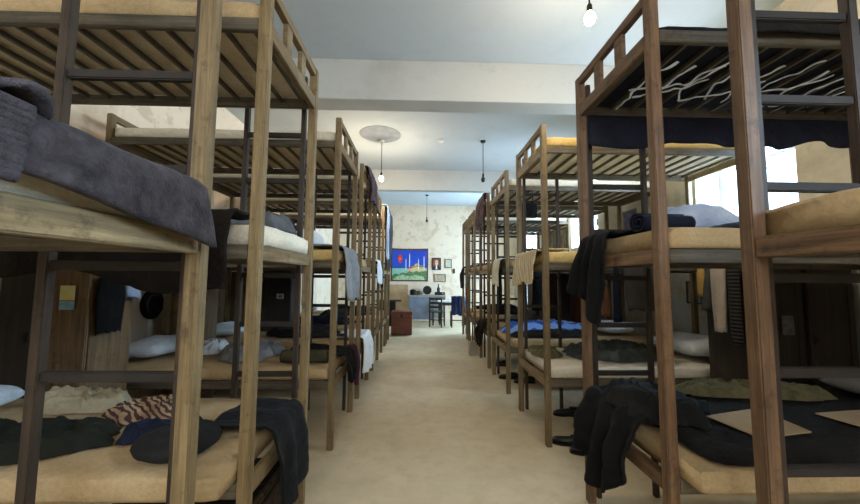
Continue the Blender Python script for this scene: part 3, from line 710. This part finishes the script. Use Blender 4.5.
# ------------------------------------------------------------------ bedding and clothes, row under the windows
AX, IN = XR-.022, (1, 0, 0)
GR, GL = 'clothes and bedding in the window-side row', 'clothes and bedding in the wall-side row'
drape('jacket', BLACKC, (AX, 1.95, MT[1]), (AX, 2.28, MT[1]), IN, .28, .5, 'black jacket draped over the middle tier end of the second window-side bunk', 'jacket', GR,
      seed=2, folds=3, amp=.022, skew=.24, flare=.6, hangfn=lambda u: .50-.24*u+.03*math.sin(u*9), r=.05, crumple=.012, rise=.02)
def roll(name, m, c, ang, length, r, label, cat='blanket', group=None, turns=2.2, seed=0):
    """a rolled blanket: spiral seen at its ends"""
    d = Vector((math.cos(ang), math.sin(ang), 0)); n = Vector((-math.sin(ang), math.cos(ang), 0)); c = Vector(c)
    def fn(u, v):
        a = v*turns*2*PI; rr = r*(.18+.82*v)*(1+.05*nz(u*3, a, seed)); 
        if v > .0: pass
        return c+d*((u-.5)*length*(1+.03*nz(v*4, seed, 1)))+n*(rr*math.cos(a)*1.15)+Vector((0, 0, r+rr*.92*math.sin(a)))
    return tag(obj(name, sheet_mesh(fn, 16, 64, .010), m, None, True), label, cat, group)
roll('rolled_blanket', NAVY, (1.37, 1.88, MT[1]+.008), 0.05, .30, .056, 'dark navy rolled blanket on the middle tier mattress beside the pale pillow', group=GR)
heap('folded_blanket', NAVY, 1.98, 1.76, MT[1]+.006, .44, .15, .045, 'dark navy folded blanket beyond the rolled one on the same mattress', 'blanket', GR, seed=4, rid=.25, irr=.05, sq=5)
pillow('pillow', fabric('pillow_blue_white', '#a7b6d6', '#cfd9ea', 260, .85, 5), (1.72, 2.12, MT[1]+.006), (.46, .32, .24), .05, 'pale blue pillow behind a rolled blanket on the middle tier', GR, 3)
# bottom tier of the second bunk
heap('blanket', WOOL, 2.105, 1.872, MT[0]+.012, .90, .460, .035, 'black blanket spread over the bottom tier mattress of the second window-side bunk', 'blanket', GR, seed=6, rid=.6, irr=.02, sq=16, freq=5, pw=12)
def flat_poly(name, m, pts, z, th, label, cat, group=None, wav=0, dz=()):
    bm = bmesh.new(); k = len(pts); dz = dz or [0]*k
    lo = [bm.verts.new((p[0], p[1], z+dz[i])) for i, p in enumerate(pts)]; hi = [bm.verts.new((p[0], p[1], z+dz[i]+th)) for i, p in enumerate(pts)]
    bm.faces.new(lo[::-1]); bm.faces.new(hi)
    for i in range(k): bm.faces.new((lo[i], lo[(i+1) % k], hi[(i+1) % k], hi[i]))
    return tag(obj(name, bm, m), label, cat, group)
ZB = MT[0]+.056
flat_poly('cardboard_sheet', CARD, [(1.50, 1.80), (1.54, 1.55), (1.84, 1.61), (1.87, 1.90)], ZB, .006, 'tan cardboard sheet lying in the middle of the black blanket', 'cardboard', GR)
flat_poly('cardboard_sheet', CARD, [(2.12, 1.83), (2.20, 1.50), (2.56, 1.56), (2.5, 1.88)], ZB, .006, 'tan cardboard sheet on the black blanket farther from the aisle', 'cardboard', GR)
heap('khaki_shirt', KHAKI, 2.08, 2.14, ZB+.002, .42, .10, .085, 'crumpled khaki shirt along the back edge of the black blanket', 'shirt', GR, seed=11, rot=-.12, rid=.7, freq=9)
pillow('pillow', fabric('pillow_grey', '#6e6b68', '#827e79', 240, .9, 5), (2.78, 1.98, ZB+.012), (.40, .52, .17), .2, 'grey pillow at the head of the black blanket', GR, 7)
jk = drape('jacket', BLACKC, (AX, 1.72, MT[0]+.045), (AX, 2.24, MT[0]+.045), IN, .30, .4, 'crumpled black jacket hanging off the bottom tier end of the second window-side bunk', 'jacket', GR,
      seed=13, folds=3, amp=.035, skew=.22, hangfn=lambda u: .22+.24*math.sin(min(1, u*1.15)*PI*.85), topfn=lambda u: .30+.1*math.sin(u*5), r=.06, crumple=.014, rise=.06)
heap('jacket_fold', DARKG, 1.30, 1.92, MT[0]+.06, .19, .26, .13, parent=jk, seed=14, rid=.6, freq=5, pw=2.2)
# torn sheet and tarp in the top tier of the second bunk
tt = TIER[2]
def tarp(u, v):
    x = 1.17+1.9*u; d = .215+.025*math.sin(u*13)+.05*nz(u*6, 1, 3)-.03*u
    return (x, 2.296-.02*math.sin(u*31)*v-.012*nz(u*20, v*2, 1)*v, tt[1]-.075-d*v+.0)
tag(obj('hanging_tarp', sheet_mesh(tarp, 60, 8, .006), MATTD, None, True), 'dark cloth with a wavy hem hanging below the top tier of the second window-side bunk', 'cloth', GR)
def ribbons():
    bm = bmesh.new(); rnd = random.Random(5)
    def rib(pts, w0):
        n = 26; L = []
        for i in range(n+1):
            t = i/n*(len(pts)-1); k = min(int(t), len(pts)-2); f = t-k; a, b_ = Vector(pts[k]), Vector(pts[k+1]); p = a.lerp(b_, f)
            p += Vector((.03*nz(p.x*8, p.y*8, 1), .03*nz(p.x*8, p.y*8, 5), .012*nz(p.x*14, p.y*14, 8))); wd = w0*(.2+1.1*abs(nz(t*2.1, w0*40, 3)))+.0025
            d = (b_-a).normalized(); sd = d.cross(Vector((0, 0, 1))).normalized()
            L.append((p+sd*wd, p-sd*wd))
        up = [(bm.verts.new(a), bm.verts.new(b_)) for a, b_ in L]; lo = [(bm.verts.new(a-Vector((0, 0, .004))), bm.verts.new(b_-Vector((0, 0, .004)))) for a, b_ in L]
        for i in range(n):
            for q in ((up[i][0], up[i][1], up[i+1][1], up[i+1][0]), (lo[i][0], lo[i+1][0], lo[i+1][1], lo[i][1]), (up[i][0], up[i+1][0], lo[i+1][0], lo[i][0]), (up[i][1], lo[i][1], lo[i+1][1], up[i+1][1])): bm.faces.new(q)
        bm.faces.new((up[0][0], lo[0][0], lo[0][1], up[0][1])); bm.faces.new((up[-1][0], up[-1][1], lo[-1][1], lo[-1][0]))
    z = tt[1]-.062
    for k in range(11):
        x = 1.30+.155*k; y0 = 1.64+.10*rnd.random(); y1 = 2.05+.22*rnd.random()
        rib([(x+.05*rnd.random(), y0, z-.004), (x-.03, (y0+y1)/2, z-.02*rnd.random()), (x+.02, y1, z-.012)], .004+.009*rnd.random())
    for k in range(5):
        x = 1.3+.33*k; y = 1.75+.1*rnd.random(); rib([(x, y+.25, z-.015), (x+.18, y+.12, z-.035), (x+.34, y+.02, z-.015)], .010)
    rib([(1.25, 1.95, z-.01), (1.5, 1.85, z-.04), (1.62, 1.62, z-.02)], .008)
    return bm
tag(obj('torn_plastic_sheeting', ribbons(), PLASTICSHEET), 'torn white plastic strips caught under the dark top tier of the second window-side bunk', 'plastic sheeting', GR)
drape('blanket', DARKG, (1.60, 1.535, TIER[2][1]+.045), (3.0, 1.535, TIER[2][1]+.045), (0, 1, 0), .5, .05, 'dark blanket lapping over the top tier side rail of the second window-side bunk', 'blanket', GR, seed=17, folds=3, amp=.012, r=.04)
# things hung behind the second bunk's ladder, on the third bunk
yh = 2.992
def satchel(x, z, label):
    t = thing('leather_pouch', label, 'pouch', (x, yh, 0), 0, GR)
    bm = bmesh.new(); rings = []
    for k in range(13):
        f = k/12; wd = .018+.052*math.sin(min(1, f*1.05)*PI*.62)**1.3; wd *= (1 if f < .93 else .8)
        rings.append([bm.verts.new((wd*math.cos(a)-.01*f, .022*(.4+.6*f)*math.sin(a), z-.30*f)) for a in [i*2*PI/14 for i in range(14)]])
    loft(bm, rings); obj('body', bm, TAN, t, True)
    bm = bmesh.new(); tube(bm, [(-.008, 0, z-.02), (-.004, 0, z+.05), (0, 0, 1.602)], .006, 6); obj('strap', bm, TAN, t)
satchel(1.625, 1.43, 'brown teardrop leather pouch hanging by its strap behind the ladder')
garment('leather_jacket', LEATHER, (1.95, yh-.02, 1.585), 0, [(0, .13, .02), (.03, .17, .035), (.2, .165, .04), (.40, .15, .045)], 'dark leather jacket hanging from the rail behind the ladder', 'jacket', GR, 3, 4, lean=.06)
garment('trousers', NAVY, (1.735, yh-.01, 1.575), 0, [(0, .02, .015), (.1, .03, .02), (.5, .035, .03)], 'dark navy trousers hanging between the leather pouch and the leather jacket', 'trousers', GR, 5, 3)
# hung on the wardrobe fronts
xw, A90 = 2.455, PI/2
garment('towel', YELLOWC, (xw+.01, 2.94, 1.59), A90, [(0, .035, .012), (.1, .04, .016), (.27, .045, .02)], 'mustard towel hanging on the wardrobe edge beside a grey cloth', 'towel', GR, 2, 4)
garment('cloth', GREYD, (xw-.01, 2.835, 1.56), A90, [(0, .02, .012), (.1, .03, .02), (.36, .045, .022)], 'dark grey cloth hanging between the mustard towel and the off-white shirt', 'cloth', GR, 4, 4, lean=.12)
garment('shirt', fabric('shirt_offwhite', '#b9ab9f', '#cfc3b8', 260, .9, 6), (xw-.02, 2.735, 1.59), A90, [(0, .03, .015), (.04, .07, .025), (.3, .062, .03), (.55, .05, .03)], 'off-white shirt hanging on the side of the brown wardrobe', 'shirt', GR, 6, 4)
garment('plaid_shirt', PLAID, (xw, 2.615, 1.56), A90, [(0, .03, .015), (.05, .05, .025), (.3, .05, .03), (.60, .045, .03)], 'dark plaid shirt hanging beside the off-white shirt', 'shirt', GR, 7, 4)
# third bunk
o = drape('fringed_towel', CREAM, (AX, 3.16, MT[1]), (AX, 3.82, MT[1]), IN, .28, .30, 'cream fringed towel draped over the middle tier end of the third window-side bunk', 'towel', GR, seed=21, folds=4, amp=.014, skew=.25, r=.03, ragged=.10)
heap('clothes', fabric('grey_green_cloth', '#3a403f', '#555b58', 200, .9, 7), 1.93, 3.42, MT[0]+.008, .42, .27, .14, 'heap of grey-green clothes on the white bottom mattress of the third window-side bunk', 'clothes', GR, seed=23, rid=.7, freq=7)
heap('dark_shirt', KHAKI, 1.27, 3.52, MT[0]+.008, .13, .22, .07, 'small dark khaki shirt near the aisle end of the white bottom mattress', 'shirt', GR, seed=24, rid=.7, freq=9)
flat_poly('paper_sheet', PAPER, [(1.42, 3.70), (1.50, 3.60), (1.62, 3.70), (1.52, 3.80)], MT[0]+.008, .006, 'white paper sheet on the white bottom mattress between two clothes heaps', 'paper', GR)
pillow('pillow', PILLOW, (2.76, 3.44, MT[0]+.012), (.52, .66, .24), 0, 'large white pillow on the bottom tier of the third window-side bunk', GR, 9)
t = thing('black_bag', 'black cloth bag hanging from the top rail of the fourth window-side bunk', 'bag', (1.40, 4.36, 0), 0, GR)
bm = bmesh.new(); box(bm, -.105, .105, -.035, .02, 2.24, 2.43, .012); obj('body', bm, BLACKC, t)
bm = bmesh.new(); tube(bm, [(-.06, -.01, 2.425), (-.05, -.01, 2.6), (.05, -.01, 2.6), (.06, -.01, 2.425)], .006, 6); obj('strap', bm, BLACKC, t)
garment('dark_coat', BLACKC, (1.53, 4.34, 1.56), 0, [(0, .03, .02), (.04, .10, .03), (.3, .10, .03), (.5, .11, .03)], 'black coat hanging from the middle rail of the fourth window-side bunk', 'coat', GR, 8, 4)
# fourth bunk onwards
drape('white_towel', MATTW, (AX, 4.59, MT[1]), (AX, 5.02, MT[1]), IN, .3, .34, 'white towel over the middle tier end of the fourth window-side bunk', 'towel', GR, seed=25, folds=3, amp=.014)
drape('black_trousers', BLACKC, (AX-.012, 4.445, MT[1]-.02), (AX-.012, 4.545, MT[1]-.02), IN, .035, .62, 'black trousers hanging beside the white towel on the fourth window-side bunk', 'trousers', GR, seed=26, folds=1, amp=.01, nu=14)
heap('blue_blanket', BLUE, 1.80, 4.95, MT[0]+.008, .62, .24, .17, 'bright blue striped blanket heaped on the bottom tier of the fourth window-side bunk', 'blanket', GR, seed=27, rid=.6, freq=6)
heap('dark_blanket', DARKG, 1.75, 4.56, MT[0]+.008, .55, .12, .10, 'charcoal blanket in front of the bright blue one', 'blanket', GR, seed=28, rid=.6, freq=6)
pillow('pillow', PILLOW, (2.7, 4.85, MT[0]+.006), (.45, .55, .2), 0, 'white pillow at the head of the bright blue blanket', GR, 12)
drape('maroon_jacket', MAROON, (AX-.004, 5.72, HT), (AX-.004, 6.28, HT), IN, .08, .50, 'mauve-brown jacket hung over the top guard rail of the fifth window-side bunk', 'jacket', GR, seed=29, folds=3, amp=.03, r=.03, skew=.1, flare=.3)
drape('brown_jacket', BROWNC, (AX, 5.78, MT[0]), (AX, 6.3, MT[0]), IN, .2, .38, 'dark brown jacket hanging off the bottom tier of the fifth window-side bunk', 'jacket', GR, seed=31, folds=3, amp=.03, skew=.2, crumple=.02)
drape('dark_jacket', DARKG, (AX, 8.35, MT[1]), (AX, 8.85, MT[1]), IN, .2, .48, 'charcoal jacket hanging off the middle tier of the last window-side bunk', 'jacket', GR, seed=33, folds=3, amp=.03)
t = thing('shopping_bag', 'beige paper shopping bag standing on the floor beside the window-side bunks', 'bag', (1.02, 6.55, 0), .2, GR)
bm = bmesh.new(); box(bm, -.09, .09, -.05, .05, 0.001, .27, .008); obj('body', bm, fabric('bag_beige', '#a3977f', '#b6ab94', 200, .9, 6), t)
for y in (-.04, .04):
    bm = bmesh.new(); tube(bm, [(-.045, y, .265), (-.04, y, .35), (.04, y, .35), (.045, y, .265)], .005, 6); obj('handle', bm, TAN, t)

# ------------------------------------------------------------------ bedding and clothes, row opposite the windows
AL, INL = XL+.022, (-1, 0, 0)
kb = drape('knitted_blanket', KNIT, (AL, .47, MT[1]+.005), (AL, 1.10, MT[1]+.005), INL, 1.25, .1, 'thick grey-mauve knitted blanket draped over the middle tier of the first wall-side bunk', 'blanket', GL,
      seed=41, folds=2, amp=.006, r=.04, th=.02, skew=.30, hangfn=lambda u: .05+.10*u, ragged=.02, nu=60, nv=60)
def knit_fold(u, v):
    # a turned-back flap: rises from the blanket, arches over and comes back down
    a = -.25+v*(PI+.45)
    x = AL-.012-.50*u+.05*math.sin(a)*(1-u)
    return (x, .590+.062*math.cos(a)+.01*nz(u*5, v, 2)-.05*u, MT[1]+.030+.040*max(-.1, math.sin(a))*(1+.2*u)+.010*nz(u*4, v*3, 9))
obj('turned_back_fold', sheet_mesh(knit_fold, 24, 28, .014), KNIT, kb, True)
obj('rib_cuff', sheet_mesh(lambda u, v: (AL+.020+.004*math.sin(v*60), .49+.105*u-.015*v, MT[1]+.03-.125*v), 14, 60, .010), KNIT, kb, True)
drape('brown_blanket', BROWNC, (-2.62, 1.528, MT[1]+.01), (-.84, 1.528, MT[1]+.01), (0, 1, 0), .20, .3, 'dark brown blanket hanging over the side of the middle tier of the second wall-side bunk', 'blanket', GL,
      seed=43, folds=6, amp=.016, r=.05, th=.016, hangfn=lambda u: .19+.13*u**2+.03*math.sin(u*17), nu=70, crumple=.01)
heap('grey_jacket', GREYD, -1.02, 2.06, MT[1]+.008, .22, .20, .13, 'dark grey jacket lying on the cream mattress of the middle tier, second wall-side bunk', 'jacket', GL, seed=45, rid=.5, freq=7)
# bottom tier of the second bunk
heap('olive_blanket', OLIVE, -1.86, 1.62, MT[0]+.008, .42, .19, .09, 'dark olive blanket crumpled on the bottom tier mattress behind the ladder', 'blanket', GL, seed=47, rid=.75, freq=7, rot=.12, irr=.12)
heap('bed_sheet', fabric('sheet_drab', '#a6977a', '#bfb294', 240, .9, 5), -1.98, 2.12, MT[0]+.008, .32, .13, .10, 'crumpled drab bed sheet along the back of the bottom mattress beside the scarf', 'sheet', GL, seed=48, rid=.75, freq=8, rot=-.1)
pillow('pillow', PILLOW, (-2.48, 1.90, MT[0]-.0), (.40, .52, .18), .1, 'pale pillow at the wall end of the bottom tier, second wall-side bunk', GL, 14)
heap('scarf', SCARF, -1.46, 1.97, MT[0]+.008, .19, .14, .10, 'patterned brown and cream scarf bunched on the bottom tier mattress', 'scarf', GL, seed=49, rid=.65, freq=9, rot=.35)
t = thing('beret_cap', 'dark grey beret cap on the bottom tier mattress beside the aisle post', 'hat', (-1.05, 1.585, MT[0]+.006), 0, GL)
bm = bmesh.new(); lathe(bm, [(.10, 0), (.115, .004), (.15, .03), (.158, .05), (.14, .075), (.09, .088), (.03, .085), (0, .082)], 28)
for v in bm.verts: v.co.z *= 1+.25*nz(v.co.x*7, v.co.y*7, 3); v.co.x *= 1.05
obj('crown', bm, DARKG, t, True)
bm = bmesh.new(); tube(bm, [(.005, 0, .083), (.0, .004, .1)], .005, 6); obj('stalk', bm, DARKG, t)
bm = bmesh.new(); bmesh.ops.create_circle(bm, segments=20, radius=.102); bm.free()
heap('dark_shirt', NAVY, -1.28, 1.72, MT[0]+.008, .11, .09, .075, 'dark shirt crumpled behind the beret cap', 'shirt', GL, seed=50, rid=.6, freq=9)
drape('black_trousers', BLACKC, (AL, 1.72, MT[0]+.014), (AL, 2.10, MT[0]+.014), INL, .26, .42, 'black trousers draped over the bottom tier end of the second wall-side bunk', 'trousers', GL,
      seed=51, folds=2, amp=.016, r=.05, skew=.16, hangfn=lambda u: .42-.05*u, ragged=.05)
heap('black_shirt', BLACKC, -1.20, 1.86, MT[0]+.008, .09, .06, .03, 'black folded shirt flat on the mattress between the beret and the draped trousers', 'shirt', GL, seed=52, rid=.4, freq=6)
t = thing('wicker_trunk', 'dark wicker trunk on the floor under the second wall-side bunk', 'trunk', (-1.10, 1.88, 0), 0, GL)
WICK = fabric('wicker_weave', '#33261b', '#54402d', 60, .8, 20, stripe=('#20170f', 14, 'Z', .5))
bm = bmesh.new(); box(bm, -.33, .33, -.24, .24, .001, .33, .012); obj('body', bm, WICK, t)
bm = bmesh.new(); box(bm, -.335, .335, -.245, .245, .332, .395, .015); obj('lid', bm, WICK, t)
# third bunk
pillow('pillow', WHITE, (-1.13, 3.46, MT[1]+.006), (.24, .44, .24), 0, 'white pillow on the golden middle tier mattress', GL, 15)
drape('grey_sweater', GREY, (AL, 3.10, MT[1]), (AL, 3.72, MT[1]), INL, .3, .46, 'grey sweater draped over the middle tier end of the third wall-side bunk', 'sweater', GL, seed=53, folds=3, amp=.022, skew=.16, ragged=.14, r=.04)
heap('grey_blanket', GREY, -1.62, 3.45, MT[0]+.008, .26, .30, .12, 'grey blanket heaped on the bottom tier of the third wall-side bunk', 'blanket', GL, seed=55, rid=.65, freq=7)
roll('bolster', fabric('bolster_cloth', '#3f3a2a', '#524c38', 200, .9, 6), (-1.02, 3.14, MT[0]+.006), .0, .40, .062, 'dark olive bolster roll on the bottom tier near the aisle, third wall-side bunk', 'bolster', GL, 2.1, 4)
drape('dark_jacket', BLACKC, (AL, 3.30, MT[0]+.008), (AL, 3.66, MT[0]+.008), INL, .50, .22, 'black jacket hanging off the bottom tier end of the third wall-side bunk', 'jacket', GL, seed=57, folds=3, amp=.025, skew=.05, crumple=.015, rise=.05)
drape('purple_cloth', PURPLE, (AL+.004, 3.735, MT[0]+.008), (AL+.004, 3.805, MT[0]+.008), INL, .05, .36, 'purple cloth hanging below the black jacket on the third wall-side bunk', 'cloth', GL, seed=58, folds=2, amp=.02, nu=16)
pillow('pillow', PILLOW, (-2.52, 3.42, MT[0]+.006), (.42, .60, .2), 0, 'pale pillow at the wall end of the bottom tier, third wall-side bunk', GL, 16)
heap('white_sheet', WHITE, -2.15, 3.60, MT[0]+.008, .17, .18, .12, 'crumpled white sheet between the grey blanket and the wall-end pillow', 'sheet', GL, seed=59, rid=.75, freq=8)
# farther bunks
drape('white_sheet', WHITE, (AL, 4.30, MT[0]+.008), (AL, 4.92, MT[0]+.008), INL, .3, .40, 'white sheet hanging off the bottom tier end of the fourth wall-side bunk', 'sheet', GL, seed=61, folds=3, amp=.025, skew=.06)
drape('maroon_jacket', MAROON, (AL+.004, 4.42, HT), (AL+.004, 4.92, HT), INL, .08, .42, 'maroon jacket hung over the top guard rail of the fourth wall-side bunk', 'jacket', GL, seed=62, folds=3, amp=.025, skew=.1)
drape('white_shirt', WHITE, (AL, 5.55, MT[1]), (AL, 5.90, MT[1]), INL, .2, .34, 'white shirt over the middle tier end of the fifth wall-side bunk', 'shirt', GL, seed=63, folds=2, amp=.02)
drape('black_cloth', BLACKC, (AL+.004, 5.92, MT[1]-.01), (AL+.004, 6.12, MT[1]-.01), INL, .2, .40, 'black cloth beside the white shirt on the fifth wall-side bunk', 'cloth', GL, seed=64, folds=1, amp=.02, nu=16)
drape('grey_coat', GREYD, (AL+.004, 7.02, HT), (AL+.004, 7.40, HT), INL, .08, 1.15, 'long dark grey coat over the top guard rail of the sixth wall-side bunk', 'coat', GL, seed=65, folds=3, amp=.03)
drape('blue_shirt', LBLUE, (AL+.006, 6.80, HT), (AL+.006, 7.0, HT), INL, .08, 1.05, 'pale blue shirt beside the long grey coat on the sixth wall-side bunk', 'shirt', GL, seed=66, folds=2, amp=.02, nu=18)
# hat on the wall, clothes on the narrow locker
t = thing('black_hat', 'black round hat hung on the pale wall above a wall-end pillow', 'hat', (XW0+.012, 3.90, 1.14)); t.rotation_euler = (0, PI/2, 0)
bm = bmesh.new(); lathe(bm, [(0, .0), (.165, 0), (.168, .008), (.10, .014), (.095, .07), (.08, .09), (0, .095)], 26); obj('crown_and_brim', bm, BLACKC, t, True)
bm = bmesh.new(); lathe(bm, [(.102, .014), (.104, .015), (.102, .04), (.098, .04)], 26); obj('band', bm, LEATHER, t, True)
garment('dark_jacket', BLACKC, (-2.235, 2.555, 1.47), PI/2, [(0, .03, .02), (.04, .10, .035), (.2, .11, .04), (.42, .09, .035)], 'dark jacket hanging on the wardrobe side next to a pale blue shirt', 'jacket', GL, 9, 4)
garment('blue_shirt', LBLUE, (-2.235, 2.72, 1.46), PI/2, [(0, .03, .02), (.03, .06, .028), (.18, .065, .03)], 'pale blue shirt hanging on the side of the stickered wardrobe', 'shirt', GL, 10, 4, lean=.15)

# blankets on the farther bunks
COLS = [('charcoal', DARKG), ('brown', BROWNC), ('navy', NAVY), ('dark grey', GREYD), ('olive', OLIVE), ('black', BLACKC)]
rnd = random.Random(12)
for s in (-1, 1):
    for i in range(3, 7):
        y0, y1 = (LB if s < 0 else RB)[i]; X = XL if s < 0 else XR
        for t_ in (0, 1):
            if s > 0 and i == 3 and t_ == 0: continue
            nm, m = COLS[(i*2+t_*3+(s > 0))%6]
            heap('blanket', m, X+s*(.80+.1*rnd.random()), (y0+y1)/2, MT[t_]+.008, .50, (y1-y0)*.34, .13, f'{nm} blanket heaped on the {("bottom", "middle")[t_]} tier of the {ORD[i]} {("wall-side", "window-side")[s > 0]} bunk', 'blanket',
                 GR if s > 0 else GL, seed=70+i*5+t_+s, rid=.7, freq=6, segs=60, rings=16)
            if t_ == 0:
                pillow('pillow', PILLOW, (X+s*1.77, (y0+y1)/2, MT[t_]+.006), (.42, min(.6, y1-y0-.12), .18), 0, f'pale pillow at the head of the {nm} blanket, {ORD[i]} {("wall-side", "window-side")[s > 0]} bunk', GR if s > 0 else GL, i+20)

# ------------------------------------------------------------------ shoes
def shoe(x, y, rz, label):
    t = thing('shoe', label, 'shoe', (x, y, 0), rz, 'black shoes on the floor')
    L = .28; bm = bmesh.new(); rings = []
    for k in range(17):
        f = k/16; px = -L/2+L*f
        wd = (.030+.014*math.sin(min(1, f*1.2)*PI))*(1 if .06 < f < .94 else .75); wd += .008*math.exp(-((f-.72)/.16)**2)
        h = .062 if f < .35 else .062-.028*((f-.35)/.65)**.8
        if f > .93: h *= .72
        top = h; rings.append([bm.verts.new((px, wd*math.cos(a), .018+max(0, top*(.5+.5*math.sin(a)))*(1 if math.sin(a) > -.9 else 1))) for a in [-PI/2+i*2*PI/16 for i in range(16)]])
    loft(bm, rings); obj('upper', bm, SHOE, t, True)
    bm = bmesh.new(); rr = []
    for (f, wd) in ((0, .024), (.1, .034), (.35, .034), (.5, .034), (.72, .047), (.9, .038), (1, .018)):
        rr.append([bm.verts.new((-L/2-.004+(L+.008)*f, y_, z)) for y_, z in ((-wd, .001), (wd, .001), (wd, .019), (-wd, .019))])
    loft(bm, rr); obj('sole', bm, SOLE, t)
    bm = bmesh.new(); lathe(bm, [(.0, .078), (.028, .079), (.031, .084), (.027, .088), (.0, .082)], 14)
    for v in bm.verts: v.co.x = v.co.x*1.7-.07
    obj('collar', bm, SOLE, t, True)
shoe(1.31, 3.08, 2.75, 'black shoe under the third window-side bunk, partly behind its partner')
shoe(1.41, 2.92, 2.9, 'black shoe in front of its partner by the third window-side bunk post')
shoe(1.58, 3.72, 3.0, 'black shoe deep under the third window-side bunk')
shoe(1.30, 5.06, 3.0, 'black shoe under the fourth window-side bunk, nearer its far post')
shoe(1.47, 4.86, 3.1, 'black shoe under the fourth window-side bunk, nearer the windows')
shoe(1.36, 5.78, 3.0, 'black shoe under the fifth window-side bunk')
